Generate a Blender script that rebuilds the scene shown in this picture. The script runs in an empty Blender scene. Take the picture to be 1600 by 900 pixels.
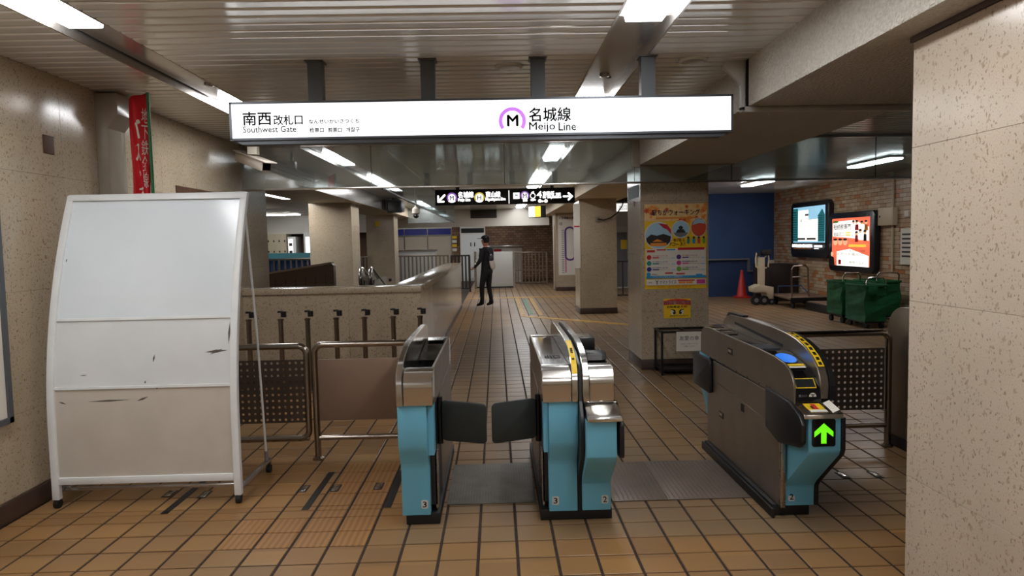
import bpy, bmesh, math, random
from mathutils import Vector, Matrix
random.seed(7)
S = bpy.context.scene
COL = S.collection
PI = math.pi
# ------------------------------------------------------------------ camera, world, exposure
CAM_H, FPX = 1.6, 1078.5
YAW, PITCH, ROLL = .0215, .0663, .0208
_f = Vector((math.sin(YAW)*math.cos(PITCH), math.cos(YAW)*math.cos(PITCH), -math.sin(PITCH)))
_r0 = Vector((math.cos(YAW), -math.sin(YAW), 0)); _d0 = _f.cross(_r0)
_r = _r0*math.cos(ROLL) + _d0*math.sin(ROLL); _d = -_r0*math.sin(ROLL) + _d0*math.cos(ROLL)
cd = bpy.data.cameras.new('camera'); cam = bpy.data.objects.new('camera', cd); COL.objects.link(cam)
cd.sensor_fit = 'HORIZONTAL'; cd.sensor_width = 36; cd.lens = FPX*36/1600; cd.clip_end = 200; cd.clip_start = .05
M4 = Matrix((_r, -_d, -_f)).transposed().to_4x4(); M4.translation = (0, 0, CAM_H); cam.matrix_world = M4
S.camera = cam
w = bpy.data.worlds.new('world'); S.world = w; w.use_nodes = True
w.node_tree.nodes['Background'].inputs[0].default_value = (.9, .95, 1, 1)
w.node_tree.nodes['Background'].inputs[1].default_value = .03
S.view_settings.view_transform = 'Standard'; S.view_settings.look = 'None'
S.view_settings.gamma = 1; S.view_settings.use_curve_mapping = False
S.view_settings.exposure = 0.0
LAMP = 20.5          # radiance of the fluorescent diffusers

def at(x, y, X=None, Y=None, Z=None):
    """point of the place seen at a pixel of the 1600x900 photograph, on a known plane"""
    d = _r*((x-800)/FPX) + _d*((y-450)/FPX) + _f
    t = X/d.x if X is not None else (Y/d.y if Y is not None else (Z-CAM_H)/d.z)
    return Vector((0, 0, CAM_H)) + d*t

# ------------------------------------------------------------------ materials
def lin(c):
    return tuple((v/255/12.92 if v/255 <= .04045 else ((v/255+.055)/1.055)**2.4) for v in c) + (1,)
def nd(nt, t, **kw):
    n = nt.nodes.new(t)
    for k, v in kw.items(): setattr(n, k, v)
    return n
def mat(name, c, rough=.5, metal=0., spec=.5, var=0., vscale=8., bump=0., bscale=80., emit=0., coat=0., alpha=None, stretch=None, c2=None):
    m = bpy.data.materials.new(name); m.use_nodes = True; nt = m.node_tree; b = nt.nodes['Principled BSDF']
    col = lin(c); b.inputs['Base Color'].default_value = col
    b.inputs['Roughness'].default_value = rough; b.inputs['Metallic'].default_value = metal
    b.inputs['Specular IOR Level'].default_value = spec; b.inputs['Coat Weight'].default_value = coat
    if emit:
        b.inputs['Emission Color'].default_value = col; b.inputs['Emission Strength'].default_value = emit
    if var or bump:
        tc = nd(nt, 'ShaderNodeNewGeometry'); mp = nd(nt, 'ShaderNodeMapping')
        nt.links.new(tc.outputs['Position'], mp.inputs[0])
        if stretch: mp.inputs['Scale'].default_value = stretch
    if var:
        n = nd(nt, 'ShaderNodeTexNoise'); n.inputs['Scale'].default_value = vscale; n.inputs['Detail'].default_value = 5
        nt.links.new(mp.outputs[0], n.inputs['Vector'])
        mx = nd(nt, 'ShaderNodeMix', data_type='RGBA')
        k = lin(c2) if c2 else tuple(v*(1-var) for v in col[:3]) + (1,)
        mx.inputs[6].default_value = k; mx.inputs[7].default_value = tuple(min(1, v*(1+var*.35)) for v in col[:3]) + (1,)
        r = nd(nt, 'ShaderNodeMapRange'); r.inputs[1].default_value = .32; r.inputs[2].default_value = .68
        nt.links.new(n.outputs[0], r.inputs[0]); nt.links.new(r.outputs[0], mx.inputs[0]); nt.links.new(mx.outputs[2], b.inputs['Base Color'])
        rr = nd(nt, 'ShaderNodeMapRange'); rr.inputs[3].default_value = min(1, rough*1.2); rr.inputs[4].default_value = rough*.8
        nt.links.new(n.outputs[0], rr.inputs[0]); nt.links.new(rr.outputs[0], b.inputs['Roughness'])
    if bump:
        n2 = nd(nt, 'ShaderNodeTexNoise'); n2.inputs['Scale'].default_value = bscale; n2.inputs['Detail'].default_value = 4
        nt.links.new(mp.outputs[0], n2.inputs['Vector'])
        bp = nd(nt, 'ShaderNodeBump'); bp.inputs['Strength'].default_value = bump; bp.inputs['Distance'].default_value = .01
        nt.links.new(n2.outputs[0], bp.inputs['Height']); nt.links.new(bp.outputs[0], b.inputs['Normal'])
    return m
def stone(name, c, speck, rough=.18, scale=55., big=.0):
    """terrazzo-like cast stone: pale ground, dark elongated flecks, faint clouds"""
    m = mat(name, c, rough); nt = m.node_tree; b = nt.nodes['Principled BSDF']
    g = nd(nt, 'ShaderNodeNewGeometry'); mp = nd(nt, 'ShaderNodeMapping'); mp.inputs['Scale'].default_value = (1, 1, .75)
    nt.links.new(g.outputs['Position'], mp.inputs[0])
    def noise(s, d, dist=0.):
        n = nd(nt, 'ShaderNodeTexNoise'); n.inputs['Scale'].default_value = s; n.inputs['Detail'].default_value = d
        n.inputs['Distortion'].default_value = dist; nt.links.new(mp.outputs[0], n.inputs['Vector']); return n.outputs[0]
    def ramp(src, a, z):
        r = nd(nt, 'ShaderNodeMapRange'); r.inputs[1].default_value = a; r.inputs[2].default_value = z
        nt.links.new(src, r.inputs[0]); return r.outputs[0]
    def mix(f, a, bb):
        x = nd(nt, 'ShaderNodeMix', data_type='RGBA')
        nt.links.new(f, x.inputs[0])
        if isinstance(a, tuple): x.inputs[6].default_value = a
        else: nt.links.new(a, x.inputs[6])
        x.inputs[7].default_value = bb; return x.outputs[2]
    base = lin(c)
    o = mix(ramp(noise(2.2, 4), .35, .7), base, tuple(v*.86 for v in base[:3])+(1,))
    o = mix(ramp(noise(180, 2), .5, .72), o, tuple(v*.80 for v in base[:3])+(1,))
    o = mix(ramp(noise(scale, 1.0, .6), .655, .69), o, lin(speck))
    o = mix(ramp(noise(scale*1.9, 0, .3), .72, .75), o, tuple(v*.78 for v in lin(speck)[:3])+(1,))
    nt.links.new(o, b.inputs['Base Color']); return m
def tile_mat():
    m = mat('floor_tile_clay', (172, 130, 80), .38); nt = m.node_tree; b = nt.nodes['Principled BSDF']
    g = nd(nt, 'ShaderNodeNewGeometry')
    dv = nd(nt, 'ShaderNodeVectorMath', operation='SUBTRACT'); dv.inputs[1].default_value = (-2.5435, 4.19, 0)
    nt.links.new(g.outputs['Position'], dv.inputs[0])
    sc = nd(nt, 'ShaderNodeVectorMath', operation='DIVIDE'); sc.inputs[1].default_value = (.2014, .207, 10)
    nt.links.new(dv.outputs[0], sc.inputs[0])
    fl = nd(nt, 'ShaderNodeVectorMath', operation='FLOOR'); nt.links.new(sc.outputs[0], fl.inputs[0])
    wn = nd(nt, 'ShaderNodeTexWhiteNoise'); nt.links.new(fl.outputs[0], wn.inputs['Vector'])
    cr = nd(nt, 'ShaderNodeValToRGB'); nt.links.new(wn.outputs['Value'], cr.inputs[0])
    e = cr.color_ramp.elements; e[0].color = lin((146, 108, 66)); e[1].color = lin((178, 134, 78))
    x = e.new(.4); x.color = lin((166, 124, 74)); x = e.new(.7); x.color = lin((158, 117, 72))
    n = nd(nt, 'ShaderNodeTexNoise'); n.inputs['Scale'].default_value = 1.1; n.inputs['Detail'].default_value = 6
    nt.links.new(g.outputs['Position'], n.inputs['Vector'])
    r = nd(nt, 'ShaderNodeMapRange'); r.inputs[1].default_value = .42; r.inputs[2].default_value = .66; r.inputs[4].default_value = .38
    nt.links.new(n.outputs[0], r.inputs[0])
    # grey wear of the walked zone beyond the entry line
    sx = nd(nt, 'ShaderNodeSeparateXYZ'); nt.links.new(g.outputs['Position'], sx.inputs[0])
    yr = nd(nt, 'ShaderNodeMapRange'); yr.inputs[1].default_value = 3.60; yr.inputs[2].default_value = 3.62; yr.inputs[4].default_value = .42
    nt.links.new(sx.outputs['Y'], yr.inputs[0])
    xr = nd(nt, 'ShaderNodeMapRange'); xr.inputs[1].default_value = -.58; xr.inputs[2].default_value = -.56; nt.links.new(sx.outputs['X'], xr.inputs[0])
    ym = nd(nt, 'ShaderNodeMath', operation='MULTIPLY'); nt.links.new(yr.outputs[0], ym.inputs[0]); nt.links.new(xr.outputs[0], ym.inputs[1])
    ad = nd(nt, 'ShaderNodeMath', operation='ADD', use_clamp=True); nt.links.new(r.outputs[0], ad.inputs[0]); nt.links.new(ym.outputs[0], ad.inputs[1])
    mx = nd(nt, 'ShaderNodeMix', data_type='RGBA'); mx.inputs[7].default_value = lin((134, 116, 92))
    nt.links.new(ad.outputs[0], mx.inputs[0]); nt.links.new(cr.outputs[0], mx.inputs[6])
    f = nd(nt, 'ShaderNodeTexNoise'); f.inputs['Scale'].default_value = 260; nt.links.new(g.outputs['Position'], f.inputs['Vector'])
    m2 = nd(nt, 'ShaderNodeMix', data_type='RGBA', blend_type='MULTIPLY'); m2.inputs[0].default_value = .25
    nt.links.new(mx.outputs[2], m2.inputs[6]); nt.links.new(f.outputs[0], m2.inputs[7])
    nt.links.new(m2.outputs[2], b.inputs['Base Color'])
    rr = nd(nt, 'ShaderNodeMapRange'); rr.inputs[3].default_value = .27; rr.inputs[4].default_value = .5
    nt.links.new(n.outputs[0], rr.inputs[0]); nt.links.new(rr.outputs[0], b.inputs['Roughness'])
    return m
def rib_mat():
    m = mat('floor_tile_ribbed', (170, 126, 78), .4); nt = m.node_tree; b = nt.nodes['Principled BSDF']
    g = nd(nt, 'ShaderNodeNewGeometry'); wv = nd(nt, 'ShaderNodeTexWave', bands_direction='X')
    wv.inputs['Scale'].default_value = 9; wv.inputs['Distortion'].default_value = .6; nt.links.new(g.outputs['Position'], wv.inputs['Vector'])
    mx = nd(nt, 'ShaderNodeMix', data_type='RGBA'); mx.inputs[6].default_value = lin((140, 100, 58)); mx.inputs[7].default_value = lin((170, 124, 74))
    nt.links.new(wv.outputs['Fac'], mx.inputs[0]); nt.links.new(mx.outputs[2], b.inputs['Base Color']); return m
def glass_mat(name, tint, gloss=.22, haze=.12):
    m = bpy.data.materials.new(name); m.use_nodes = True; nt = m.node_tree; nt.nodes.clear()
    out = nd(nt, 'ShaderNodeOutputMaterial'); t = nd(nt, 'ShaderNodeBsdfTransparent'); t.inputs[0].default_value = tint
    gl = nd(nt, 'ShaderNodeBsdfGlossy'); gl.inputs['Roughness'].default_value = .03; gl.inputs['Color'].default_value = (.9, .95, .95, 1)
    df = nd(nt, 'ShaderNodeBsdfDiffuse'); df.inputs['Color'].default_value = (.55, .58, .56, 1)
    a = nd(nt, 'ShaderNodeMixShader'); a.inputs[0].default_value = gloss
    b = nd(nt, 'ShaderNodeMixShader'); b.inputs[0].default_value = haze
    nt.links.new(t.outputs[0], a.inputs[1]); nt.links.new(gl.outputs[0], a.inputs[2])
    nt.links.new(a.outputs[0], b.inputs[1]); nt.links.new(df.outputs[0], b.inputs[2]); nt.links.new(b.outputs[0], out.inputs[0])
    return m
def brick_pattern(name):
    m = mat(name, (150, 110, 80), .6); nt = m.node_tree; b = nt.nodes['Principled BSDF']
    g = nd(nt, 'ShaderNodeNewGeometry'); mp = nd(nt, 'ShaderNodeMapping'); mp.inputs['Rotation'].default_value = (PI/2, 0, 0)
    nt.links.new(g.outputs['Position'], mp.inputs[0])
    br = nd(nt, 'ShaderNodeTexBrick'); br.inputs['Scale'].default_value = 1; br.inputs['Brick Width'].default_value = .21; br.inputs['Row Height'].default_value = .1
    br.inputs['Mortar Size'].default_value = .008; br.inputs['Color1'].default_value = lin((158, 118, 84)); br.inputs['Color2'].default_value = lin((122, 88, 64)); br.inputs['Mortar'].default_value = lin((70, 55, 45))
    nt.links.new(mp.outputs[0], br.inputs['Vector']); nt.links.new(br.outputs[0], b.inputs['Base Color']); return m
def brick_mat():
    m = mat('glazed_brick', (190, 165, 135), .35); nt = m.node_tree; b = nt.nodes['Principled BSDF']
    g = nd(nt, 'ShaderNodeNewGeometry')
    dv = nd(nt, 'ShaderNodeVectorMath', operation='DIVIDE'); dv.inputs[1].default_value = (50, .107, .0785); nt.links.new(g.outputs['Position'], dv.inputs[0])
    fl = nd(nt, 'ShaderNodeVectorMath', operation='FLOOR'); nt.links.new(dv.outputs[0], fl.inputs[0])
    wn = nd(nt, 'ShaderNodeTexWhiteNoise'); nt.links.new(fl.outputs[0], wn.inputs['Vector'])
    oi = nd(nt, 'ShaderNodeAttribute', attribute_name='tone')
    cr = nd(nt, 'ShaderNodeValToRGB'); nt.links.new(oi.outputs['Fac'], cr.inputs[0]); cr.color_ramp.interpolation = 'CONSTANT'
    e = cr.color_ramp.elements; e[0].color = lin((188, 165, 136)); e[1].position = .88; e[1].color = lin((184, 120, 74))
    for p, c in ((.3, (196, 176, 148)), (.55, (178, 150, 120)), (.75, (178, 144, 110))): x = e.new(p); x.color = lin(c)
    nt.links.new(cr.outputs[0], b.inputs['Base Color']); return m

MT = {}
def mk():
    M = MT
    M['stone'] = stone('cast_stone', (190, 173, 148), (152, 128, 102))
    M['stone_right'] = stone('cast_stone_pale', (202, 187, 168), (174, 156, 135), scale=52)
    M['cap_stone'] = stone('coping_stone', (186, 170, 146), (150, 128, 102), rough=.16)
    M['skirt'] = mat('skirting_brown', (74, 56, 48), .35, var=.25)
    M['tile'] = tile_mat(); M['rib'] = rib_mat()
    M['grout'] = mat('grout', (56, 43, 35), .9, var=.3, vscale=20)
    M['slat'] = mat('ceiling_slat_enamel', (222, 221, 216), .15, metal=.25, spec=.6)
    M['void'] = mat('ceiling_void', (24, 22, 20), .9)
    M['alu'] = mat('trough_aluminium', (176, 170, 164), .22, metal=.75)
    M['lamp'] = mat('fluorescent_diffuser', (250, 252, 255), .5, emit=LAMP)
    M['plaster'] = mat('sprayed_plaster', (214, 207, 194), .55, var=.15, vscale=60, bump=1., bscale=60); M['plaster'].node_tree.nodes['Bump'].inputs['Distance'].default_value = .03
    M['plaster_smooth'] = mat('painted_plaster', (204, 186, 156), .6, var=.08, vscale=3)
    M['steel'] = mat('brushed_stainless', (176, 168, 158), .27, metal=1., var=.03, vscale=20)
    M['steel_side'] = mat('stainless_side_panel', (150, 140, 128), .34, metal=.9, var=.05, vscale=6)
    M['chrome'] = mat('polished_steel', (220, 217, 212), .19, metal=1.)
    M['tube'] = mat('steel_tube', (158, 148, 138), .2, metal=1.)
    M['blue'] = mat('gate_blue', (106, 178, 206), .4)
    M['black'] = mat('black_plastic', (22, 22, 24), .4)
    M['blackgloss'] = mat('black_acrylic', (12, 13, 15), .08)
    M['flap'] = mat('flap_rubber', (30, 38, 38), .5)
    M['rubber'] = mat('black_rubber', (18, 18, 18), .7)
    M['plinth'] = mat('plinth_black', (16, 16, 17), .5)
    M['white'] = mat('white_paint', (226, 226, 222), .4)
    M['sign_white'] = mat('lit_sign_face', (250, 252, 255), .4, emit=1.0)
    M['sign_frame'] = mat('sign_frame_grey', (84, 88, 94), .35, metal=.4)
    M['hanger'] = mat('sign_hanger_grey', (78, 82, 86), .45)
    M['ink'] = mat('black_ink', (14, 14, 16), .6)
    M['purple'] = mat('purple_ink', (196, 120, 236), .5, emit=.75)
    M['text_white'] = mat('lit_lettering', (255, 255, 255), .5, emit=1.1)
    M['purple_dim'] = mat('purple_ring', (160, 110, 205), .5, emit=.7)
    M['yellow_ring'] = mat('yellow_ring', (236, 214, 96), .5, emit=.7)
    M['sign_black'] = mat('sign_black', (36, 39, 42), .3)
    M['glass'] = glass_mat('smoke_barrier_glass', (.78, .84, .83, 1), .26, .14)
    M['glass2'] = glass_mat('smoke_barrier_glass_dusty', (.62, .67, .67, 1), .36, .26)
    M['board'] = mat('whiteboard_enamel', (220, 227, 232), .18, var=.04, vscale=2)
    M['board2'] = mat('white_steel_panel', (218, 220, 221), .35, var=.05, vscale=4)
    M['board3'] = mat('cream_panel', (198, 190, 178), .5, var=.07, vscale=5)
    M['board_frame'] = mat('white_frame', (224, 226, 226), .4, var=.05)
    M['scuff'] = mat('scuff_mark', (96, 88, 80), .8)
    M['perf'] = mat('perforated_steel', (92, 80, 72), .4, metal=.6, var=.1)
    M['brownpanel'] = mat('brown_panel', (136, 110, 92), .5, metal=.3, var=.1, vscale=3)
    M['plate'] = mat('chequer_plate', (130, 126, 120), .4, metal=.8, var=.2, vscale=6, bump=.6, bscale=220)
    M['plate_worn'] = mat('worn_floor_plate', (122, 108, 98), .45, metal=.35, var=.2, vscale=3)
    M['red'] = mat('banner_red', (206, 24, 34), .7)
    M['green_pole'] = mat('green_pole', (28, 112, 62), .4)
    M['casing'] = mat('casing_paint', (156, 146, 130), .2, var=.06); M['joint'] = mat('slab_joint', (136, 116, 92), .9)
    M['brick'] = brick_mat(); M['mortar'] = mat('brick_mortar', (92, 72, 58), .9)
    M['brickfar'] = brick_pattern('brown_brick')
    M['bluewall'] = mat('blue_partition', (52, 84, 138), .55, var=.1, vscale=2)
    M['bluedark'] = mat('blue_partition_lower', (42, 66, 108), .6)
    M['cone'] = mat('cone_red', (212, 48, 40), .45)
    M['cream'] = mat('cream_enamel', (206, 192, 164), .45)
    M['darkbox'] = mat('dark_brown_board', (40, 28, 24), .6)
    M['green'] = mat('green_canvas', (14, 96, 50), .7, var=.25, vscale=7)
    M['adframe'] = mat('ad_frame_black', (34, 34, 40), .3)
    M['orange_sheet'] = mat('poster_orange_lit', (240, 110, 78), .5, emit=.9)
    M['white_sheet'] = mat('poster_white_lit', (255, 252, 245), .5, emit=1.1)
    M['sky_sheet'] = mat('poster_sky_lit', (150, 200, 226), .5, emit=.9)
    M['teal_sheet'] = mat('poster_teal_lit', (34, 110, 116), .5, emit=.6)
    M['dark_sheet'] = mat('poster_dark', (26, 26, 30), .5)
    M['skin_sheet'] = mat('poster_skin_lit', (236, 190, 150), .5, emit=.7)
    M['paper'] = mat('paper_white', (226, 220, 208), .7)
    M['paper_yellow'] = mat('paper_yellow', (244, 198, 34), .6)
    M['paper_peach'] = mat('paper_peach', (246, 206, 140), .6, var=.15, vscale=25)
    M['leaf_red'] = mat('print_maple_red', (212, 82, 46), .6)
    M['leaf_orange'] = mat('print_maple_orange', (238, 148, 60), .6)
    M['navy'] = mat('print_navy', (34, 44, 124), .6)
    M['print_red'] = mat('print_red', (204, 36, 44), .6)
    M['print_blue'] = mat('print_blue', (40, 150, 206), .6)
    M['print_teal'] = mat('print_teal', (30, 140, 120), .6)
    M['print_green'] = mat('print_green', (120, 176, 60), .6)
    M['print_purple'] = mat('print_purple', (92, 50, 132), .6)
    M['print_pink'] = mat('print_pink', (206, 70, 140), .6)
    M['print_grey'] = mat('print_grey', (120, 120, 122), .6)
    M['print_sky'] = mat('print_sky', (170, 206, 226), .6)
    M['print_dark'] = mat('print_dark', (52, 48, 46), .6)
    M['arrow'] = mat('green_arrow_lit', (104, 226, 24), .5, emit=1.0)
    M['icblue'] = mat('reader_blue_lit', (44, 120, 226), .3, emit=.55)
    M['screen'] = mat('small_screen', (40, 44, 44), .15)
    M['yellow'] = mat('caution_yellow', (238, 198, 30), .5)
    M['tactile'] = mat('tactile_yellow', (190, 146, 58), .5, var=.2)
    M['greenline'] = mat('green_line', (56, 132, 92), .5)
    M['cctv'] = mat('camera_housing', (214, 204, 190), .4)
    M['lens'] = mat('lens_black', (10, 10, 12), .15)
    M['fence'] = mat('fence_steel', (140, 126, 112), .35, metal=.7)
    M['fence_dark'] = mat('fence_dark', (52, 46, 42), .45, metal=.3)
    M['grey_panel'] = mat('light_grey_panel', (196, 194, 188), .5)
    M['tealband'] = mat('teal_band', (88, 164, 176), .5)
    M['navyband'] = mat('navy_fascia', (28, 34, 132), .4)
    M['shutter'] = mat('cream_shutter', (186, 170, 150), .5)
    M['brownwall'] = mat('brown_wall', (92, 62, 44), .6, var=.2)
    M['bulkhead'] = mat('white_bulkhead', (220, 214, 202), .3)
    M['cloth'] = mat('black_cloth', (20, 20, 23), .85)
    M['skin'] = mat('skin', (190, 132, 104), .55)
    M['hair'] = mat('hair_dark', (24, 18, 16), .6)
    M['bag_white'] = mat('bag_pale', (206, 194, 188), .7)
    M['bag_navy'] = mat('bag_navy', (44, 46, 60), .7)
    M['vent'] = mat('vent_dark', (58, 54, 50), .5)
    M['escal'] = mat('escalator_panel', (112, 94, 80), .3, metal=.4)
    M['lit_yellow'] = mat('lit_yellow', (242, 196, 70), .5, emit=.9)
    M['lit_white'] = mat('lit_white_panel', (250, 250, 246), .5, emit=1.0)
mk()

# ------------------------------------------------------------------ builders
WLOC = {}
class MB:
    def __init__(s): s.v = []; s.f = []
    def quad(s, *p):
        n = len(s.v); s.v += [tuple(q) for q in p]; s.f.append(tuple(range(n, n+len(p)))); return s
    def box(s, x0, x1, y0, y1, z0, z1):
        n = len(s.v)
        s.v += [(x, y, z) for x in (x0, x1) for y in (y0, y1) for z in (z0, z1)]
        s.f += [tuple(n+i for i in q) for q in ((0,1,3,2),(4,6,7,5),(0,4,5,1),(2,3,7,6),(0,2,6,4),(1,5,7,3))]; return s
    def obox(s, c, u, v, wv, a, b, h):
        """oriented box, centre c, unit axes, half sizes"""
        n = len(s.v); c, u, v, wv = map(Vector, (c, u, v, wv))
        s.v += [tuple(c+u*(i*a)+v*(j*b)+wv*(k*h)) for i in (-1, 1) for j in (-1, 1) for k in (-1, 1)]
        s.f += [tuple(n+i for i in q) for q in ((0,1,3,2),(4,6,7,5),(0,4,5,1),(2,3,7,6),(0,2,6,4),(1,5,7,3))]; return s
    def prism(s, poly, axis, lo, hi):
        """poly of 2-D points in the plane normal to axis: x->(y,z) y->(x,z) z->(x,y)"""
        def P(a, b, t): return {'x': (t, a, b), 'y': (a, t, b), 'z': (a, b, t)}[axis]
        n = len(s.v); k = len(poly)
        s.v += [P(a, b, lo) for a, b in poly] + [P(a, b, hi) for a, b in poly]
        s.f.append(tuple(range(n, n+k))[::-1]); s.f.append(tuple(range(n+k, n+2*k)))
        for i in range(k): j = (i+1) % k; s.f.append((n+i, n+j, n+k+j, n+k+i))
        return s
    def cyl(s, p0, p1, r, seg=12, r1=None, caps=True):
        p0, p1 = Vector(p0), Vector(p1); d = (p1-p0).normalized(); a = d.orthogonal().normalized(); b = d.cross(a); r1 = r if r1 is None else r1
        n = len(s.v)
        for p, rr in ((p0, r), (p1, r1)):
            s.v += [tuple(p+a*(rr*math.cos(2*PI*i/seg))+b*(rr*math.sin(2*PI*i/seg))) for i in range(seg)]
        for i in range(seg): j = (i+1) % seg; s.f.append((n+i, n+j, n+seg+j, n+seg+i))
        if caps: s.f.append(tuple(range(n, n+seg))[::-1]); s.f.append(tuple(range(n+seg, n+2*seg)))
        return s
    def tube(s, pts, r, seg=10):
        pts = [Vector(p) for p in pts]; n0 = len(s.v); k = len(pts); a = None
        for i, p in enumerate(pts):
            t = (pts[min(i+1, k-1)]-pts[max(i-1, 0)]).normalized()
            a = (t.orthogonal() if a is None else (a - t*a.dot(t))).normalized(); b = t.cross(a)
            s.v += [tuple(p+a*(r*math.cos(2*PI*q/seg))+b*(r*math.sin(2*PI*q/seg))) for q in range(seg)]
        for i in range(k-1):
            for q in range(seg):
                z = (q+1) % seg; m0 = n0+i*seg; s.f.append((m0+q, m0+z, m0+seg+z, m0+seg+q))
        s.f.append(tuple(range(n0, n0+seg))[::-1]); s.f.append(tuple(range(n0+(k-1)*seg, n0+k*seg))); return s
    def lathe(s, prof, c, seg=20):
        n0 = len(s.v); k = len(prof)
        for r, z in prof: s.v += [(c[0]+r*math.cos(2*PI*q/seg), c[1]+r*math.sin(2*PI*q/seg), c[2]+z) for q in range(seg)]
        for i in range(k-1):
            for q in range(seg): z = (q+1) % seg; s.f.append((n0+i*seg+q, n0+i*seg+z, n0+(i+1)*seg+z, n0+(i+1)*seg+q))
        s.f.append(tuple(range(n0, n0+seg))[::-1]); s.f.append(tuple(range(n0+(k-1)*seg, n0+k*seg))); return s
    def disc(s, c, u, v, a, b=None, seg=24, a0=0., a1=2*PI, rin=0.):
        c, u, v = Vector(c), Vector(u), Vector(v); b = a if b is None else b
        pts = [(math.cos(a0+(a1-a0)*i/seg), math.sin(a0+(a1-a0)*i/seg)) for i in range(seg+(1 if rin else 0))]
        if not rin: s.quad(*[c+u*(a*x)+v*(b*y) for x, y in pts])
        else:
            for i in range(seg):
                (x, y), (x2, y2) = pts[i], pts[i+1]
                s.quad(c+u*(a*x)+v*(b*y), c+u*(a*x2)+v*(b*y2), c+u*(rin*x2)+v*(rin*y2), c+u*(rin*x)+v*(rin*y))
        return s
    def build(s, name, m, parent=None, bevel=0., smooth=False, seg=2, label=None, kind=None):
        off = WLOC.get(parent.name, Vector((0, 0, 0))) if parent else Vector((0, 0, 0))
        me = bpy.data.meshes.new(name); me.from_pydata([tuple(Vector(v)-off) for v in s.v], [], s.f); me.validate()
        bm = bmesh.new(); bm.from_mesh(me)
        bmesh.ops.recalc_face_normals(bm, faces=bm.faces)
        if bevel:
            bmesh.ops.remove_doubles(bm, verts=bm.verts, dist=1e-5)
            ed = [e for e in bm.edges if len(e.link_faces) == 2 and e.calc_face_angle(0) > .6]
            bmesh.ops.bevel(bm, geom=ed, offset=bevel, segments=seg, affect='EDGES', profile=.5, clamp_overlap=True)
        bm.to_mesh(me); bm.free()
        if smooth or bevel:
            for p in me.polygons: p.use_smooth = True
            try: me.set_sharp_from_angle(angle=math.radians(40))
            except Exception: pass
        me.materials.append(MT[m] if isinstance(m, str) else m)
        o = bpy.data.objects.new(name, me); COL.objects.link(o)
        if parent: o.parent = parent; WLOC[o.name] = off
        if label: o['label'] = label
        if kind: o['kind'] = kind
        return o
def thing(name, label, cat, loc=(0, 0, 0), group=None):
    o = bpy.data.objects.new(name, None); COL.objects.link(o); o.location = loc; o.empty_display_size = .1
    o['label'] = label; o['category'] = cat; WLOC[o.name] = Vector(loc)
    if group: o['group'] = group
    return o
def tag(o, label, cat, group=None):
    o['label'] = label; o['category'] = cat
    if group: o['group'] = group
    return o
def struct(o, label=None):
    o['kind'] = 'structure'
    if label: o['label'] = label
    return o
def dup(root, delta, label, group=None):
    r = root.copy(); COL.objects.link(r); r.location = Vector(root.location)+Vector(delta); r['label'] = label
    if group: r['group'] = group
    for ch in list(root.children):
        c = ch.copy(); COL.objects.link(c); c.parent = r
        for g in ch.children: d = g.copy(); COL.objects.link(d); d.parent = c
    return r
_fc = bpy.data.curves.new('type', 'FONT'); _fo = bpy.data.objects.new('type', _fc); COL.objects.link(_fo)
def lettering(name, s, parent, o, u, v, wd, ht, m, lift=.001, bold=0., vertical=False):
    """flat printed characters filling the rectangle o + u*wd + v*ht"""
    o, u, v = Vector(o), Vector(u).normalized(), Vector(v).normalized(); n = u.cross(v)
    _fc.body = '\n'.join(s) if vertical else s; _fc.space_line = .95; _fc.align_x = 'CENTER' if vertical else 'LEFT'; _fc.resolution_u = 2
    bpy.context.view_layer.update()
    me = bpy.data.meshes.new_from_object(_fo.evaluated_get(bpy.context.evaluated_depsgraph_get()))
    xs = [q.co.x for q in me.vertices]; ys = [q.co.y for q in me.vertices]
    x0, x1, y0, y1 = min(xs), max(xs), min(ys), max(ys)
    off = WLOC.get(parent.name, Vector((0, 0, 0))) if parent else Vector((0, 0, 0))
    pts = [o + u*((q.co.x-x0)/(x1-x0)*wd) + v*((q.co.y-y0)/max(1e-6, y1-y0)*ht) + n*lift - off for q in me.vertices]
    fcs = [tuple(p.vertices) for p in me.polygons]; me = bpy.data.meshes.new(name); V = []; F = []
    e = bold*ht; sh = [(0, 0)] if not bold else [(0, 0), (e, 0), (-e, 0), (0, e), (0, -e)]
    for a_, b_ in sh:
        k = len(V); V += [tuple(p+u*a_+v*b_) for p in pts]; F += [tuple(k+i for i in f) for f in fcs]
    me.from_pydata(V, [], F)
    me.materials.clear(); me.materials.append(MT[m]); ob = bpy.data.objects.new(name, me); COL.objects.link(ob)
    if parent: ob.parent = parent; WLOC[ob.name] = off
    return ob
UX, UY, UZ = Vector((1, 0, 0)), Vector((0, 1, 0)), Vector((0, 0, 1))
def card(name, parent, o, u, v, wd, ht, m, lift=.001, th=.0008):
    """thin printed field lying on a panel"""
    o, u, v = Vector(o), Vector(u).normalized(), Vector(v).normalized(); n = u.cross(v)
    return MB().obox(o+u*(wd/2)+v*(ht/2)+n*(lift-th/2), u, v, n, wd/2, ht/2, th/2).build(name, m, parent)
def rounded(w0, h0, r, seg=4):
    """rounded rectangle, origin at the lower-left corner"""
    out = []
    for cx, cy, a in ((w0-r, r, -PI/2), (w0-r, h0-r, 0), (r, h0-r, PI/2), (r, r, PI)):
        out += [(cx+r*math.cos(a+PI/2*i/seg), cy+r*math.sin(a+PI/2*i/seg)) for i in range(seg+1)]
    return out
CEIL, LX, FAR = 2.775, -2.93, 29.5
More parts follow.
